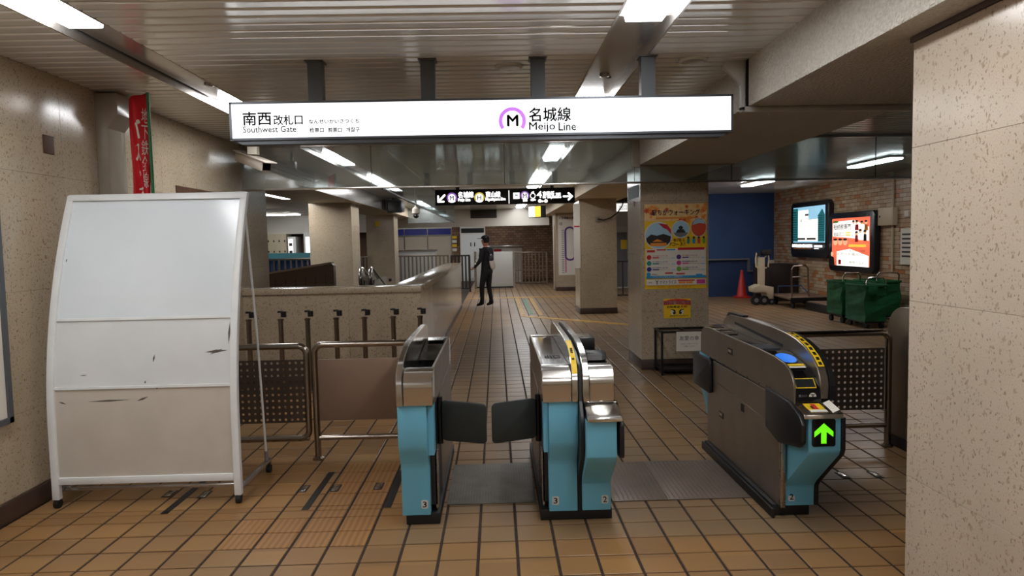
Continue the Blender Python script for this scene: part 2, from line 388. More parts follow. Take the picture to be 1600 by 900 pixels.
# ================================================================== THE SETTING
# ---- floor: slab with clay tiles laid on it
floor = struct(MB().box(-9.2, 9.0, -5, FAR+.6, -.12, -.005).build('floor', 'grout'), 'tan clay tile floor with dark joints')
TX0, TW = -2.5435, .2014
rows = [3.6075-.2*k for k in range(23, 0, -1)] + [3.6075, 3.8065, 4.008, 4.123, 4.19] + [4.19+.207*k for k in range(1, 122)]
GX, GY = .0078, .0056
def tile_geo(mb, x0, x1, y0, y1):
    c = .003; z0, z1, z2 = -.005, -.0018, 0.
    n = len(mb.v)
    mb.v += [(x0,y0,z0),(x1,y0,z0),(x1,y1,z0),(x0,y1,z0),(x0,y0,z1),(x1,y0,z1),(x1,y1,z1),(x0,y1,z1),(x0+c,y0+c,z2),(x1-c,y0+c,z2),(x1-c,y1-c,z2),(x0+c,y1-c,z2)]
    for a in (0, 4):
        for i in range(4): j = (i+1) % 4; mb.f.append((n+a+i, n+a+j, n+a+4+j, n+a+4+i))
    mb.f.append((n+8, n+9, n+10, n+11))
cache = {}
cand = []; rest = MB()
def hidden(x, y):     # under fixed things or behind the low wall
    return (x < -.95 and y > 8.3)
for r in range(len(rows)-1):
    y0, y1 = rows[r]+GY, rows[r+1]-GY
    for i in range(-2, 55):
        x0, x1 = TX0+TW*i+GX, TX0+TW*(i+1)-GX
        if x0 < LX+.02: x0 = LX+.02
        xc, yc = (x0+x1)/2, (y0+y1)/2
        if x1 > 7.5 or hidden(xc, yc) or x1-x0 < .02: continue
        if 3.15 < yc < 5.9 and -2.3-.0*yc < xc < 2.45 and abs(xc) < .76*yc and (yc < 5.45):
            cand.append((yc, x0, x1, y0, y1))
        else: tile_geo(rest, x0, x1, y0, y1)
cand.sort()
for k, (yc, x0, x1, y0, y1) in enumerate(cand):
    if k >= 298: tile_geo(rest, x0, x1, y0, y1); continue
    rib = -1.55 < (x0+x1)/2 < -.72 and 3.6 < yc < 4.0 or -1.15 < (x0+x1)/2 < -.72 and 3.6 < yc < 5.1
    key = (round(x1-x0, 4), round(y1-y0, 4), rib)
    if key not in cache:
        mb = MB(); w2, h2 = (x1-x0)/2, (y1-y0)/2; tile_geo(mb, -w2, w2, -h2, h2)
        me = bpy.data.meshes.new('tile'); me.from_pydata(mb.v, [], mb.f); me.materials.append(MT['rib' if rib else 'tile']); cache[key] = me
    o = bpy.data.objects.new('tile', cache[key]); COL.objects.link(o); o.parent = floor; o.location = ((x0+x1)/2, yc, random.uniform(-.0008, .0006))
rest.build('tile_field', 'tile', floor, kind='stuff')

# ---- ceiling: dark void slab, enamelled slats across the hall
ceil = struct(MB().box(-9.2, 9.0, -5, FAR+.6, 2.86, 3.0).build('ceiling', 'void'), 'ceiling of glossy beige metal slats')
BAYS = [(LX, -2.315), (-2.015, .668), (.99, 1.69)]
PITCHS = .1167
slat_prof = [(.006, .014), (.006, .006), (.012, .0014), (.022, 0.), (PITCHS-.024, 0.), (PITCHS-.013, .0014), (PITCHS-.007, .006), (PITCHS-.007, .014)]
sl_cache = {}
def slat_mesh(L):
    k = round(L, 3)
    if k not in sl_cache:
        mb = MB().prism([(a, b) for a, b in slat_prof], 'x', 0, L)
        me = bpy.data.meshes.new('slat'); me.from_pydata(mb.v, [], mb.f); me.materials.append(MT['slat'])
        bm = bmesh.new(); bm.from_mesh(me); bmesh.ops.recalc_face_normals(bm, faces=bm.faces); bm.to_mesh(me); bm.free(); sl_cache[k] = me
    return sl_cache[k]
y = 8.07-PITCHS; srest = MB()
while y > -5:
    for a, b in BAYS:
        if y > .3:
            o = bpy.data.objects.new('slat', slat_mesh(b-a)); COL.objects.link(o); o.parent = ceil; o.location = (a, y, CEIL)
        else: srest.prism([(p+y, q+CEIL) for p, q in slat_prof], 'x', a, b)
    y -= PITCHS
y = 8.15
while y < 24.4:
    for a, b in ((LX+.1, -2.315), (-2.015, .668), (.99, 1.69), (2.8, 7.9)):
        if a > 2 and y > 18.6: continue
        srest.prism([(p+y, q+CEIL) for p, q in slat_prof], 'x', a, b)
    y += PITCHS
y = 4.7
while y < 8.0:
    srest.prism([(p+y, q+CEIL) for p, q in slat_prof], 'x', 2.8, 7.9); y += PITCHS
srest.build('slat_field', 'slat', ceil, kind='stuff')

# ---- walls
def slab_wall(name, label, core, panels, m, axis, cat=None):
    """core box plus stone slabs standing proud of it; panels = list of boxes"""
    o = core.build(name, 'joint'); struct(o, label)
    for p in panels: MB().box(*p).build('stone_slab', m, o, bevel=.0015, seg=1)
    return o
G = .0003
pan = []
zs = [.13, .62, 1.36, 2.10, 2.775]
ys = [-5, -3.6, -2.2, -.8, .6, 2.0, 3.4, 4.8, 6.2, 7.6, 8.95]
for j in range(len(ys)-1):
    for i in range(len(zs)-1):
        y0, y1, z0, z1 = ys[j]+G, ys[j+1]-G, zs[i]+G, zs[i+1]-G
        if ys[j] == 4.8 and 1: pass
        pan.append((LX-.02, LX, y0, y1, z0, z1))
wl = slab_wall('wall_left', 'speckled beige stone wall on the left', MB().box(LX-.3, LX-.004, -5, 8.95, 0, 2.86), pan, 'stone', 'x')
struct(MB().box(LX-.01, LX+.012, -5, 8.0, 0, .125).build('baseboard_left', 'skirt', bevel=.003))
# right pier close to the camera
RX, RY = 1.856, 3.06
pan = []
for j in range(6):
    for z0, z1 in ((0, .5), (.5, 1.3), (1.3, 1.98), (1.98, 2.44)):
        y1 = RY-1.35*j; y0 = max(-5, y1-1.35)
        pan.append((RX, RX+.02, y0+G, y1-G, z0+G, z1-G))
wr = slab_wall('wall_right', 'pale speckled stone pier close on the right', MB().box(RX+.004, 2.75, -5, RY-.002, 0, 2.452), pan, 'stone_right', 'x')
MB().box(RX+.002, 2.75, RY-.002, RY, 0, 2.45).build('end_slab', 'stone_right', wr)
MB().box(RX-.01, 2.75, -5, RY+.012, 2.44, 2.466).build('head_trim', 'skirt', wr)
struct(MB().box(-9.2, 9.0, -5.2, -5, -.1, 2.9).build('wall_back', 'plaster_smooth'))
struct(MB().box(-9.4, -9.2, -5, FAR+.6, -.1, 2.9).build('wall_far_left', 'brownwall'))
# long beam on the right over the columns
beam = struct(MB().box(1.69, 2.80, -5, 4.60, 2.465, 2.86).build('trim_1', 'plaster'), 'rough plastered ceiling beam on the right')
MB().box(1.69, 2.80, 4.73, 8.06, 2.465, 2.86).build('beam_section', 'plaster', beam)
MB().box(1.69, 2.80, 8.14, 24.6, 2.50, 2.86).build('beam_section', 'plaster_smooth', beam)
MB().box(1.72, 2.78, 4.60, 4.73, 2.49, 2.86).build('joint_gap', 'void', beam)
# cover angle at the beam joint
jc = MB(); jc.prism([(1.69, 2.45), (1.69, 2.775), (1.555, 2.775), (1.545, 2.735), (1.64, 2.645), (1.662, 2.62), (1.662, 2.45)], 'y', 4.66, 4.70)
jc.box(1.662, 2.81, 4.66, 4.70, 2.438, 2.475)
jc.build('joint_cover', 'grey_panel', beam, bevel=.004)
# longitudinal left beam over the stairwell columns
lb = struct(MB().box(-3.75, -2.80, 9.0, 24.6, 2.47, 2.86).build('trim_2', 'plaster_smooth'), 'beam over the stairwell columns')
for k in range(7):
    MB().box(-2.80, -2.785, 9.0+1.4*k+.01, 9.0+1.4*(k+1)-.01, 2.47, 2.775).build('cladding_panel', 'alu', lb)
# lower ceiling of the room left of the stairs
struct(MB().box(-9.2, -3.75, 8.95, 25, 2.62, 2.7).build('trim_3', 'plaster_smooth'), 'pale lowered ceiling left of the stairs')
# room left of the stairs: nearby side wall (far side of the left wall)
struct(MB().box(-9.2, LX-.3, 8.8, 8.95, 0, 2.86).build('wall_stairs', 'plaster_smooth'))
# ---- far bulkhead and far walls
bh = struct(MB().box(-9.2, 1.9, 24.6, 24.8, 2.18, 2.86).build('trim_4', 'bulkhead'), 'white bulkhead band over the far concourse')
gv = MB().box(*[at(735, 330, Y=24.6).x, at(776, 330, Y=24.6).x, 24.57, 24.6, at(750, 341, Y=24.6).z, at(750, 328, Y=24.6).z]).build('vent_grille', 'vent', bh)
for k in range(6):
    z = at(750, 341, Y=24.6).z + .012+.045*k
    MB().box(at(736, 330, Y=24.6).x, at(775, 330, Y=24.6).x, 24.56, 24.57, z, z+.02).build('louvre', 'fence_dark', gv)
wf = struct(MB().box(-9.2, 9.0, FAR, FAR+.3, 0, 2.86).build('wall_far', 'brickfar'), 'far wall of brown brick')
struct(MB().box(1.9, 5.7, 22.9, 23.1, 0, 2.86).build('wall_far_right', 'bulkhead'))
# ---- right alcove: glazed brick wall, blue hoarding
BX0, BY0, BX1, BY1 = 7.50, 18.6, 7.50, 10.6        # wall foot, far end to near end
bd = Vector((BX1-BX0, BY1-BY0, 0)); BL = bd.length; bd.normalize(); bn = Vector((bd.y, -bd.x, 0))
if bn.x > 0: bn = -bn
wb = MB(); c = Vector((BX0, BY0, 1.43)) + bd*(BL/2) - bn*.15
wb.obox(c, bd, bn, UZ, BL/2, .148, 1.43); wbo = struct(wb.build('wall_alcove', 'mortar'), 'glazed brick wall of mixed beige and orange bricks')
BW, BH = .214, .0785
bricks = []
for r in range(36):
    off = (r % 2)*BW/2
    for k in range(int(BL/BW)+1):
        a0, a1 = k*BW-off, (k+1)*BW-off
        a0, a1 = max(a0, 0), min(a1, BL)
        if a1-a0 < .05: continue
        bricks.append((a0, a1, r))
def bmesh_for(wd):
    mb = MB(); h, g = BH/2-.004, .004; d = .007; w2 = wd/2-.004
    # local x along the wall, y out of the wall
    mb.prism([(-w2, -h), (w2, -h), (w2, h), (-w2, h)], 'y', 0, d)
    return mb
bc = {}
def tone_attr(me, vals):
    a = me.attributes.new('tone', 'FLOAT', 'FACE')
    for i, v in enumerate(vals): a.data[i].value = v
vis = [b for b in bricks if .6 < b[2]*BH < 2.6 and BL-3.6 < (b[0]+b[1])/2 < BL-1.0]
vis.sort(key=lambda b: -b[0]); vset = set(vis[:296])
rb = MB(); tones = []
ang = math.atan2(bd.y, bd.x)
flip = bn.dot(Vector((-math.sin(ang), math.cos(ang), 0))) < 0
for b in bricks:
    t = random.random(); wd = b[1]-b[0]; p = Vector((BX0, BY0, 0))+bd*((b[0]+b[1])/2)+UZ*((b[2]+.5)*BH)
    if b in vset:
        key = (round(wd, 3), int(t*12))
        if key not in bc:
            mb = bmesh_for(wd); me = bpy.data.meshes.new('brick'); me.from_pydata([(x, -yy if flip else yy, z) for x, yy, z in mb.v], [], mb.f)
            bm = bmesh.new(); bm.from_mesh(me); bmesh.ops.recalc_face_normals(bm, faces=bm.faces); bm.to_mesh(me); bm.free()
            tone_attr(me, [(key[1]+.5)/12]*len(me.polygons)); me.materials.append(MT['brick']); bc[key] = me
        o = bpy.data.objects.new('brick', bc[key]); COL.objects.link(o); o.parent = wbo; o.location = p; o.rotation_euler.z = ang
    else:
        rb.obox(p+bn*.0035, bd, bn, UZ, wd/2-.004, .0035, BH/2-.004); tones += [t]*6
ro = rb.build('brick_field', 'brick', wbo, kind='stuff'); tone_attr(ro.data, tones)

# ---- columns
def column(label, x0, x1, y0, y1, h, joints, m='stone'):
    t = thing('pillar', label, 'pillar', ((x0+x1)/2, (y0+y1)/2, 0), 'stone pillars of the concourse')
    MB().box(x0+.02, x1-.02, y0+.02, y1-.02, 0, h).build('core', 'joint', t)
    MB().box(x0-.002, x1+.002, y0-.002, y1+.002, 0, .13).build('skirting', 'skirt', t, bevel=.002)
    zz = [.13]+joints+[h]; g = .0006
    for i in range(len(zz)-1):
        a, b = zz[i]+g, zz[i+1]-g
        for bx in ((x0, x1, y0, y0+.02, a, b), (x0, x1, y1-.02, y1, a, b), (x0, x0+.02, y0+.021, y1-.021, a, b), (x1-.02, x1, y0+.021, y1-.021, a, b)):
            MB().box(*bx).build('stone_slab', m, t, bevel=.0015, seg=1)
    return t
column('stone pillar carrying the big autumn poster', 1.752, 2.578, 8.35, 9.17, 2.50, [.72, 1.42, 2.06])
column('stone pillar with a black cable poking out', 1.80, 2.615, 14.95, 15.80, 2.52, [.72, 1.42, 2.06])
column('stone pillar carrying the white loop route map', 1.905, 2.72, 22.15, 22.88, 2.52, [.72, 1.42, 2.06])
column('stone pillar behind the sloped escalator panel', -3.80, -2.94, 14.2, 15.0, 2.47, [.9, 1.5, 2.0])
column('far stone pillar with a small brass plate, left of the stairs', -3.80, -2.99, 20.4, 21.2, 2.47, [.9, 1.5, 2.0])
pp = at(590, 350, Y=20.395)
MB().box(pp.x-.07, pp.x+.07, 20.37, 20.399, pp.z-.07, pp.z+.07).build('wall_plate', 'yellow', bpy.data.objects['pillar.004'])
# ---- low stone wall round the stair opening
lw = thing('low_wall', 'low speckled stone wall round the stair opening with polished coping', 'low wall', (-1.9, 8.1, 0))
MB().box(LX, -.905, 8.005, 8.28, 0, 1.05).build('core', 'grout', lw); MB().box(-1.22, -.905, 8.28, 17.0, 0, 1.05).build('core', 'grout', lw)
xs = [LX, -1.72, -.9]
for i in range(2): MB().box(xs[i]+.001, xs[i+1]-.001, 7.985, 8.005, .10, 1.05).build('stone_slab', 'stone', lw, bevel=.0015, seg=1)
for k in range(7):
    MB().box(-.905, -.885, 7.985+1.288*k+.001, 7.985+1.288*(k+1)-.001, .10, 1.05).build('stone_slab', 'cap_stone', lw, bevel=.0015, seg=1)
MB().box(LX, -.88, 7.965, 8.32, 1.05, 1.12).build('coping', 'cap_stone', lw, bevel=.006)
MB().box(-1.25, -.87, 8.32, 17.05, 1.05, 1.12).build('coping', 'cap_stone', lw, bevel=.006)
MB().box(LX, -.88, 7.975, 8.0, 0, .10).build('skirting', 'skirt', lw); MB().box(-.9, -.872, 7.98, 17.02, 0, .10).build('skirting', 'skirt', lw)

# ---- light troughs
def trough(label, x0, x1, y0, y1, lamps, det=None):
    t = thing('light_trough', label, 'ceiling light', ((x0+x1)/2, (y0+y1)/2, CEIL))
    ch = MB(); ch.box(x0-.012, x0, y0, y1, CEIL-.002, 2.848); ch.box(x1, x1+.012, y0, y1, CEIL-.002, 2.848)
    ch.build('side_flange', 'alu', t)
    cuts = [y0]
    for a, b in lamps: cuts += [a, b]
    cuts.append(y1)
    for i in range(0, len(cuts)-1, 2):
        if cuts[i+1]-cuts[i] > .02: MB().box(x0+.018, x1, cuts[i]+.002, cuts[i+1]-.002, 2.826, 2.84).build('cover_plate', 'alu', t)
    for a, b in lamps:
        f = MB().box(x0+.018, x1, a, b, 2.836, 2.85).build('lamp_tray', 'white', t)
        MB().prism([(x0+.05, 2.834), (x1-.045, 2.834), (x1-.055, 2.787), (x0+.06, 2.787)], 'y', a+.02, b-.02).build('diffuser', 'lamp', f)
    if det:
        MB().lathe([(.035, .0), (.035, -.012), (.02, -.018)], (det[0], det[1], 2.826)).build('smoke_detector', 'alu', t)
        MB().cyl((det[0]+.045, det[1]+.08, 2.826), (det[0]+.045, det[1]+.08, 2.822), .02, 14).build('sensor_hole', 'void', t)
    return t
NEAR = [(-3.2, -.6), (1.3, 3.86), (5.88, 7.0)]
trough('recessed fluorescent light strip running over the right gate passage', .672, .985, -5, 8.06, NEAR, (.83, 5.2))
trough('recessed fluorescent light strip running along the left wall', -2.31, -2.02, -5, 8.06, [(-3.2, -.6), (1.3, 3.84), (5.78, 7.0)], (-2.12, 5.3))
trough('light strip beyond the glass barrier above the walkway', .672, .985, 8.14, 24.4, [(13.0, 15.6), (18.0, 21.1), (22.2, 24.2)])  # farthest lamp added to brighten the white bulkhead
trough('light strip beyond the glass barrier over the stairs', -2.31, -2.02, 8.14, 24.4, [(13.6, 15.6), (20.0, 22.4)])
def batten(label, c, L, ax='y', w0=.09):
    t = thing('batten_light', label, 'ceiling light', c)
    x, yy, z = c; a, b = (w0, L/2) if ax == 'y' else (L/2, w0)
    MB().box(x-a, x+a, yy-b, yy+b, z-.03, z).build('housing', 'white', t)
    MB().box(x-a*.8, x+a*.8, yy-b*.97, yy+b*.97, z-.06, z-.03).build('diffuser', 'lamp', t)
    return t
batten('bright tube light on the lowered ceiling left of the stairs', (-4.12, 13.4, 2.62), 1.5, 'y', .19)
batten('added unseen fill light over the far room left of the stairs', (-6.2, 17.5, 2.62), 1.5, 'y', .19)  # added out of view to brighten the left room
batten('added fill light hidden behind the left pillars of the far room', (-6.2, 12.5, 2.62), 1.5, 'y', .19)  # unseen, added to lift the left room and its pillars
batten('added fill light over the lockers in the left room', (-6.6, 21.3, 2.62), 1.5, 'x', .15)  # added lamp, brightens the back of the left room
p = at(1195, 290, Z=2.74)
batten('tube light on the alcove ceiling in front of the blue hoarding', (5.55, 14.6, CEIL), 1.3, 'y', .15)
batten('added fill light on the alcove ceiling above the pillar gap', (3.9, 16.6, CEIL), 1.3, 'y', .15)  # added to brighten the alcove and the blue hoarding
batten('tube light on the alcove ceiling near the lit posters', (6.0, 10.9, CEIL), 1.3, 'y', .12)
batten('added fill light on the far concourse ceiling near the kiosk', (-.2, 27.2, 2.86), 1.8, 'x', .16)  # added behind the bulkhead to light the far concourse
batten('added fill light on the far concourse ceiling by the shutters', (-3.2, 27.2, 2.86), 1.8, 'x', .16)  # second unseen lamp added for the far concourse
# ================================================================== OVERHEAD THINGS
# ---- big lit sign
SX0, SX1, SZ0, SZ1, SY = -1.672, 1.543, 2.285, 2.520, 4.47
sg = thing('gate_sign', 'long white lit sign naming the Southwest Gate, hung from the slats', 'sign', (0, 4.53, SZ0))
b = MB(); fr = .013
b.box(SX0, SX1, SY, SY+.12, SZ1-fr, SZ1); b.box(SX0, SX1, SY, SY+.12, SZ0-.006, SZ0+fr*.6)
b.box(SX0, SX0+fr, SY, SY+.12, SZ0, SZ1); b.box(SX1-fr, SX1, SY, SY+.12, SZ0, SZ1)
b.box(SX0+.004, SX1-.004, SY+.05, SY+.118, SZ0+.004, SZ1-.004)
b.prism([(SX0+.02, SZ0-.006), (SX1-.02, SZ0-.006), (SX1-.07, SZ0-.03), (SX0+.07, SZ0-.03)], 'y', SY+.02, SY+.11)
b.build('frame', 'sign_frame', sg)
MB().box(SX0+fr, SX1-fr, SY+.006, SY+.03, SZ0+fr*.6, SZ1-fr).build('face', 'sign_white', sg)
for px in (494, 669, 840, 1011):
    c = at(px, 120, Y=4.53).x; h = MB().box(c-.045, c+.045, SY+.02, SY+.10, SZ1, CEIL-.001).build('hanger', 'hanger', sg)
    MB().box(c-.058, c+.058, SY, SY+.115, CEIL-.008, CEIL-.001).build('fixing_plate', 'hanger', h)
FY = SY+.006
def sign_px(s, x0, y0, x1, y1, m='ink', bold=0., nm='lettering'):
    a = at(x0, y1, Y=FY); c = at(x1, y0, Y=FY)
    slope = 0
    return lettering(nm, s, sg, (a.x, FY, a.z), UX, UZ, c.x-a.x, c.z-at(x0, y1, Y=FY).z + (at(x0, y1, Y=FY).z-at(x1, y1, Y=FY).z), m, .0012, bold)
def sline(s, x0, x1, yl, h, m='ink', bold=0.):
    """lettering line: bottom-left pixel (x0, yl), right pixel x1, height h in px"""
    a = at(x0, yl, Y=FY); wd = at(x1, yl, Y=FY).x-a.x
    return lettering('lettering', s, sg, a, UX, UZ, wd, h/FPX*FY, m, .0012, bold)
sline('南西', 380, 424, 196, 20, bold=.02)
sline('改札口', 428, 473, 195.5, 15, bold=.018)
sline('Southwest Gate', 380, 463, 207.5, 9.5, bold=.012)
sline('なんせいかいさつくち', 483, 561, 193.5, 6.5, bold=.02)
sline('检票口', 484, 506, 207, 7, bold=.02); sline('剪票口', 513, 534, 206.8, 7, bold=.02); sline('개찰구', 541, 562, 206.4, 7, bold=.02)
sline('名城線', 827, 892, 190, 21, bold=.02)
sline('Meijo', 827, 867.5, 206.8, 15.2, bold=.018); sline('Line', 873, 900, 204, 12.4, bold=.02)
sline('M', 793, 809.5, 197, 16.5, bold=.045)
c = at(800.5, 189, Y=FY)
MB().disc((c.x, FY-.0012, c.z), UX, UZ, .0875, .0875, 40, math.radians(-38), math.radians(218), .064).build('line_emblem', 'purple', sg)

# ---- glass smoke barrier across the hall
GY0 = 8.10
sb = thing('smoke_barrier', 'glass smoke barrier hanging across the hall behind the sign', 'glass barrier', (0, GY0, 2.25))
jx = [LX+.01, -1.426, .114, 1.631, 2.775, 4.482, 6.2]
for i in range(len(jx)-1):
    a, bb = jx[i]+.004, jx[i+1]-.004
    if i == 3: zt = 2.46
    else: zt = 2.75
    MB().box(a, bb, GY0-.004, GY0+.004, 2.275, zt).build('glass_pane', 'glass2' if i == 0 else 'glass', sb)
for x in jx[1:-1]: MB().box(x-.003, x+.003, GY0-.006, GY0+.006, 2.272, 2.46 if x in (1.631, 2.775) else 2.75).build('joint', 'black', sb)
MB().box(jx[0], 6.2, GY0-.014, GY0+.014, 2.252, 2.275).build('bottom_rail', 'chrome', sb, bevel=.003)
for a, bb in ((jx[0], 1.69), (2.80, 6.2)): MB().box(a, bb, GY0-.025, GY0+.025, 2.745, CEIL-.001).build('top_rail', 'alu', sb)
MB().box(1.69, 2.80, GY0-.025, GY0+.025, 2.452, 2.464).build('top_rail', 'casing', sb)
MB().box(1.60, 1.69, GY0-.03, GY0-.015, 2.44, 2.775).build('corner_trim', 'casing', sb)
# ---- barrier along the stair opening
s2 = thing('smoke_barrier', 'glass smoke barrier running lengthwise over the stair opening', 'glass barrier', (-1.32, 15, 2.25))
for k in range(9):
    MB().box(-1.326, -1.318, 8.2+1.56*k+.004, 8.2+1.56*(k+1)-.004, 2.27, 2.76).build('glass_pane', 'glass2', s2)
MB().box(-1.334, -1.31, 8.2, 22.24, 2.25, 2.27).build('bottom_rail', 'black', s2)
MB().box(-1.345, -1.30, 8.2, 22.24, 2.76, CEIL-.001).build('top_rail', 'alu', s2)
MB().box(-2.8, -1.32, 22.24, 22.25, 2.27, 2.76).build('glass_pane', 'glass2', s2)

# ---- black direction sign beyond the barrier
DY = 12.0
a, c = at(680, 320, Y=DY), at(898, 293, Y=DY); dz0, dz1 = 2.255, 2.525
ds = thing('direction_sign', 'black lit direction sign with white arrows beyond the glass', 'sign', ((a.x+c.x)/2, DY, dz0))
MB().box(a.x, c.x, DY, DY+.12, dz0, dz1).build('housing', 'sign_black', ds, bevel=.006)
for px in (715, 862): q = at(px, 290, Y=DY+.06).x; MB().box(q-.03, q+.03, DY+.03, DY+.09, dz1, CEIL-.001).build('hanger', 'hanger', ds)
def dl(s, x0, x1, yb, h, m='text_white', bold=.008, nm='lettering'):
    q = at(x0, yb, Y=DY); return lettering(nm, s, ds, (q.x, DY, q.z), UX, UZ, at(x1, yb, Y=DY).x-q.x, h/FPX*DY, m, .003, bold)
dl('↙', 684, 696, 316.3, 12, bold=.05); dl('名城線', 716, 740, 309, 9); dl('Meijo Line', 716, 735, 316, 6)
dl('東山線', 759, 782, 308.5, 9); dl('Higashiyama Line', 759, 790, 315, 6)
dl('4', 839, 846.5, 309, 10, bold=.02); dl('市役所', 848, 866, 307, 8); dl('方面', 868, 876, 306, 5); dl('for Shiyakusho', 848, 877, 311, 5)
dl('→', 880, 895, 313, 12, bold=.05)
q = at(795.5, 318, Y=DY); card('divider', ds, (q.x-.008, DY, q.z), UX, UZ, .016, .225, 'text_white', .003)
def ring(px, py, r, m, ch):
    q = at(px, py, Y=DY); cc = (q.x, DY-.002, q.z)
    MB().disc((q.x, DY-.0015, q.z), UX, UZ, r*1.0, r, 26).build('emblem_back', 'text_white', ds)
    MB().disc((q.x, DY-.003, q.z), UX, UZ, r, r, 30, math.radians(-40), math.radians(220), r*.72).build('line_emblem', m, ds)
    dl(ch, px-3, px+3, py+4, 7, 'ink', .01)
ring(706, 309, .088, 'purple_dim', 'M'); ring(749, 308.5, .088, 'yellow_ring', 'H'); ring(820, 305.5, .075, 'purple_dim', 'M')
q = at(802, 311, Y=DY); card('pictogram', ds, (q.x, DY, q.z), UX, UZ, .11, .11, 'text_white', .003); dl('▬', 805, 809, 306, 2, 'ink', 0)
q = at(832.5, 306, Y=DY); MB().disc((q.x, DY-.003, q.z), UX, UZ, .05, .05, 24, math.radians(110), math.radians(420), .034).build('loop_mark', 'text_white', ds)
dl('◂', 830, 834, 303, 4)
for px in (843.5, 853): q = at(px, 314, Y=DY); MB().disc((q.x, DY-.003, q.z), UX, UZ, .032, .032, 18).build('dot_mark', 'text_white', ds)
dl('▸', 847, 850, 316, 3); dl('名城線', 817, 824, 315, 3); dl('右回り', 829, 837, 314, 3)
# ---- small hanging signs beyond
q0, q1 = at(831, 340, Y=16), at(848, 321, Y=16)
hs = thing('hanging_sign', 'small white and yellow lit sign hung at an angle beyond the black sign', 'sign', ((q0.x+q1.x)/2, 16, q0.z))
cx, cz0, cz1 = (q0.x+q1.x)/2, q0.z, q1.z
uu = Vector((.75, -.66, 0)); nn = Vector((-.66, -.75, 0))
MB().obox((cx, 16.1, (cz0+cz1)/2), uu, nn, UZ, .19, .09, (cz1-cz0)/2).build('housing', 'sign_black', hs, bevel=.004)
cc = Vector((cx, 16.1, 0))+nn*.0905
MB().obox((cc.x-uu.x*.09, cc.y-uu.y*.09, (cz0+cz1)/2), uu, nn, UZ, .09, .002, (cz1-cz0)/2-.015).build('white_face', 'lit_white', hs)
MB().obox((cc.x+uu.x*.09, cc.y+uu.y*.09, (cz0+cz1)/2), uu, nn, UZ, .085, .002, (cz1-cz0)/2-.015).build('yellow_face', 'lit_yellow', hs)
MB().cyl((cx, 16.1, cz1), (cx, 16.1, CEIL-.001), .015).build('hanger', 'hanger', hs)
q0, q1 = at(966, 331, Y=19.5), at(986, 317, Y=19.5)
es = thing('exit_sign', 'white lit exit sign numbered 4 in the gap behind the pillars', 'sign', ((q0.x+q1.x)/2, 19.5, q0.z))
MB().box(q0.x-.35, q1.x+.2, 19.5, 19.6, q0.z, q1.z).build('housing', 'sign_frame', es); MB().box(q0.x-.33, q1.x+.18, 19.495, 19.5, q0.z+.01, q1.z-.01).build('face', 'lit_white', es)
lettering('lettering', '出口4', es, (q0.x+.02, 19.495, q0.z+.05), UX, UZ, q1.x-q0.x-.06, q1.z-q0.z-.1, 'ink', .002)
for x in (q0.x-.2, q1.x): MB().cyl((x, 19.55, q1.z), (x, 19.55, 2.8595), .012).build('hanger', 'hanger', es)
# ---- cameras, speakers
bc_ = thing('security_camera', 'cream bullet security camera under the left end of the lit sign', 'camera', (-2.45, 7.2, 2.5))
c0, c1 = at(371, 243, Y=7.65), at(420, 262, Y=7.2)
ax = (c1-c0).normalized(); sd = ax.cross(UZ).normalized(); up = sd.cross(ax).normalized()
cc = (c0+c1)/2; L = (c1-c0).length/2
MB().obox(cc, ax, sd, up, L*.86, .058, .05).build('housing', 'cctv', bc_, bevel=.012)
MB().obox(cc+up*.056+ax*.03, ax, sd, up, L*1.02, .068, .006).build('sun_shield', 'cctv', bc_, bevel=.003)
MB().obox(cc+ax*(L*.865), ax, sd, up, .006, .042, .036).build('lens_window', 'lens', bc_)
MB().obox(cc-sd*.059-up*.01, ax, sd, up, L*.8, .002, .006).build('side_groove', 'print_grey', bc_)
mp = cc+up*.09-ax*.0
MB().box(mp.x-.05, mp.x+.05, mp.y-.045, mp.y+.045, mp.z-.02, mp.z+.07).build('bracket', 'cctv', bc_, bevel=.006)
MB().cyl((mp.x, mp.y, mp.z+.05), (mp.x, mp.y, CEIL-.0005), .02).build('stem', 'cctv', bc_)
q = at(650, 331, Y=14.5)
dc = thing('security_camera', 'white drop camera hanging over the stair opening', 'camera', (q.x, 14.5, q.z))
MB().cyl((q.x, 14.5, q.z+.08), (q.x, 14.5, CEIL-.001), .022).build('stem', 'cctv', dc)
MB().lathe([(.03, .10), (.075, .06), (.085, -.03), (.05, -.06)], (q.x, 14.5, q.z)).build('housing', 'cctv', dc, smooth=True)
MB().lathe([(.05, -.055), (.062, -.09), (.045, -.12), (.01, -.135)], (q.x, 14.5, q.z)).build('dome', 'lens', dc, smooth=True)
for lab, px, py in (('round ceiling speaker grille between two sign hangers', 795, 103), ('round ceiling speaker grille beside the beam joint', 1083, 93)):
    q = at(px, py, Z=CEIL); t = thing('ceiling_speaker', lab, 'speaker', (q.x, q.y, CEIL-.02), 'ceiling speakers')
    MB().lathe([(.095, -.001), (.095, -.008), (.082, -.016), (.03, -.019)], (q.x, q.y, CEIL)).build('rim', 'slat', t, smooth=True)
    MB().lathe([(.075, -.0175), (.03, -.021), (.004, -.0215)], (q.x, q.y, CEIL)).build('grille', 'alu', t, smooth=True)
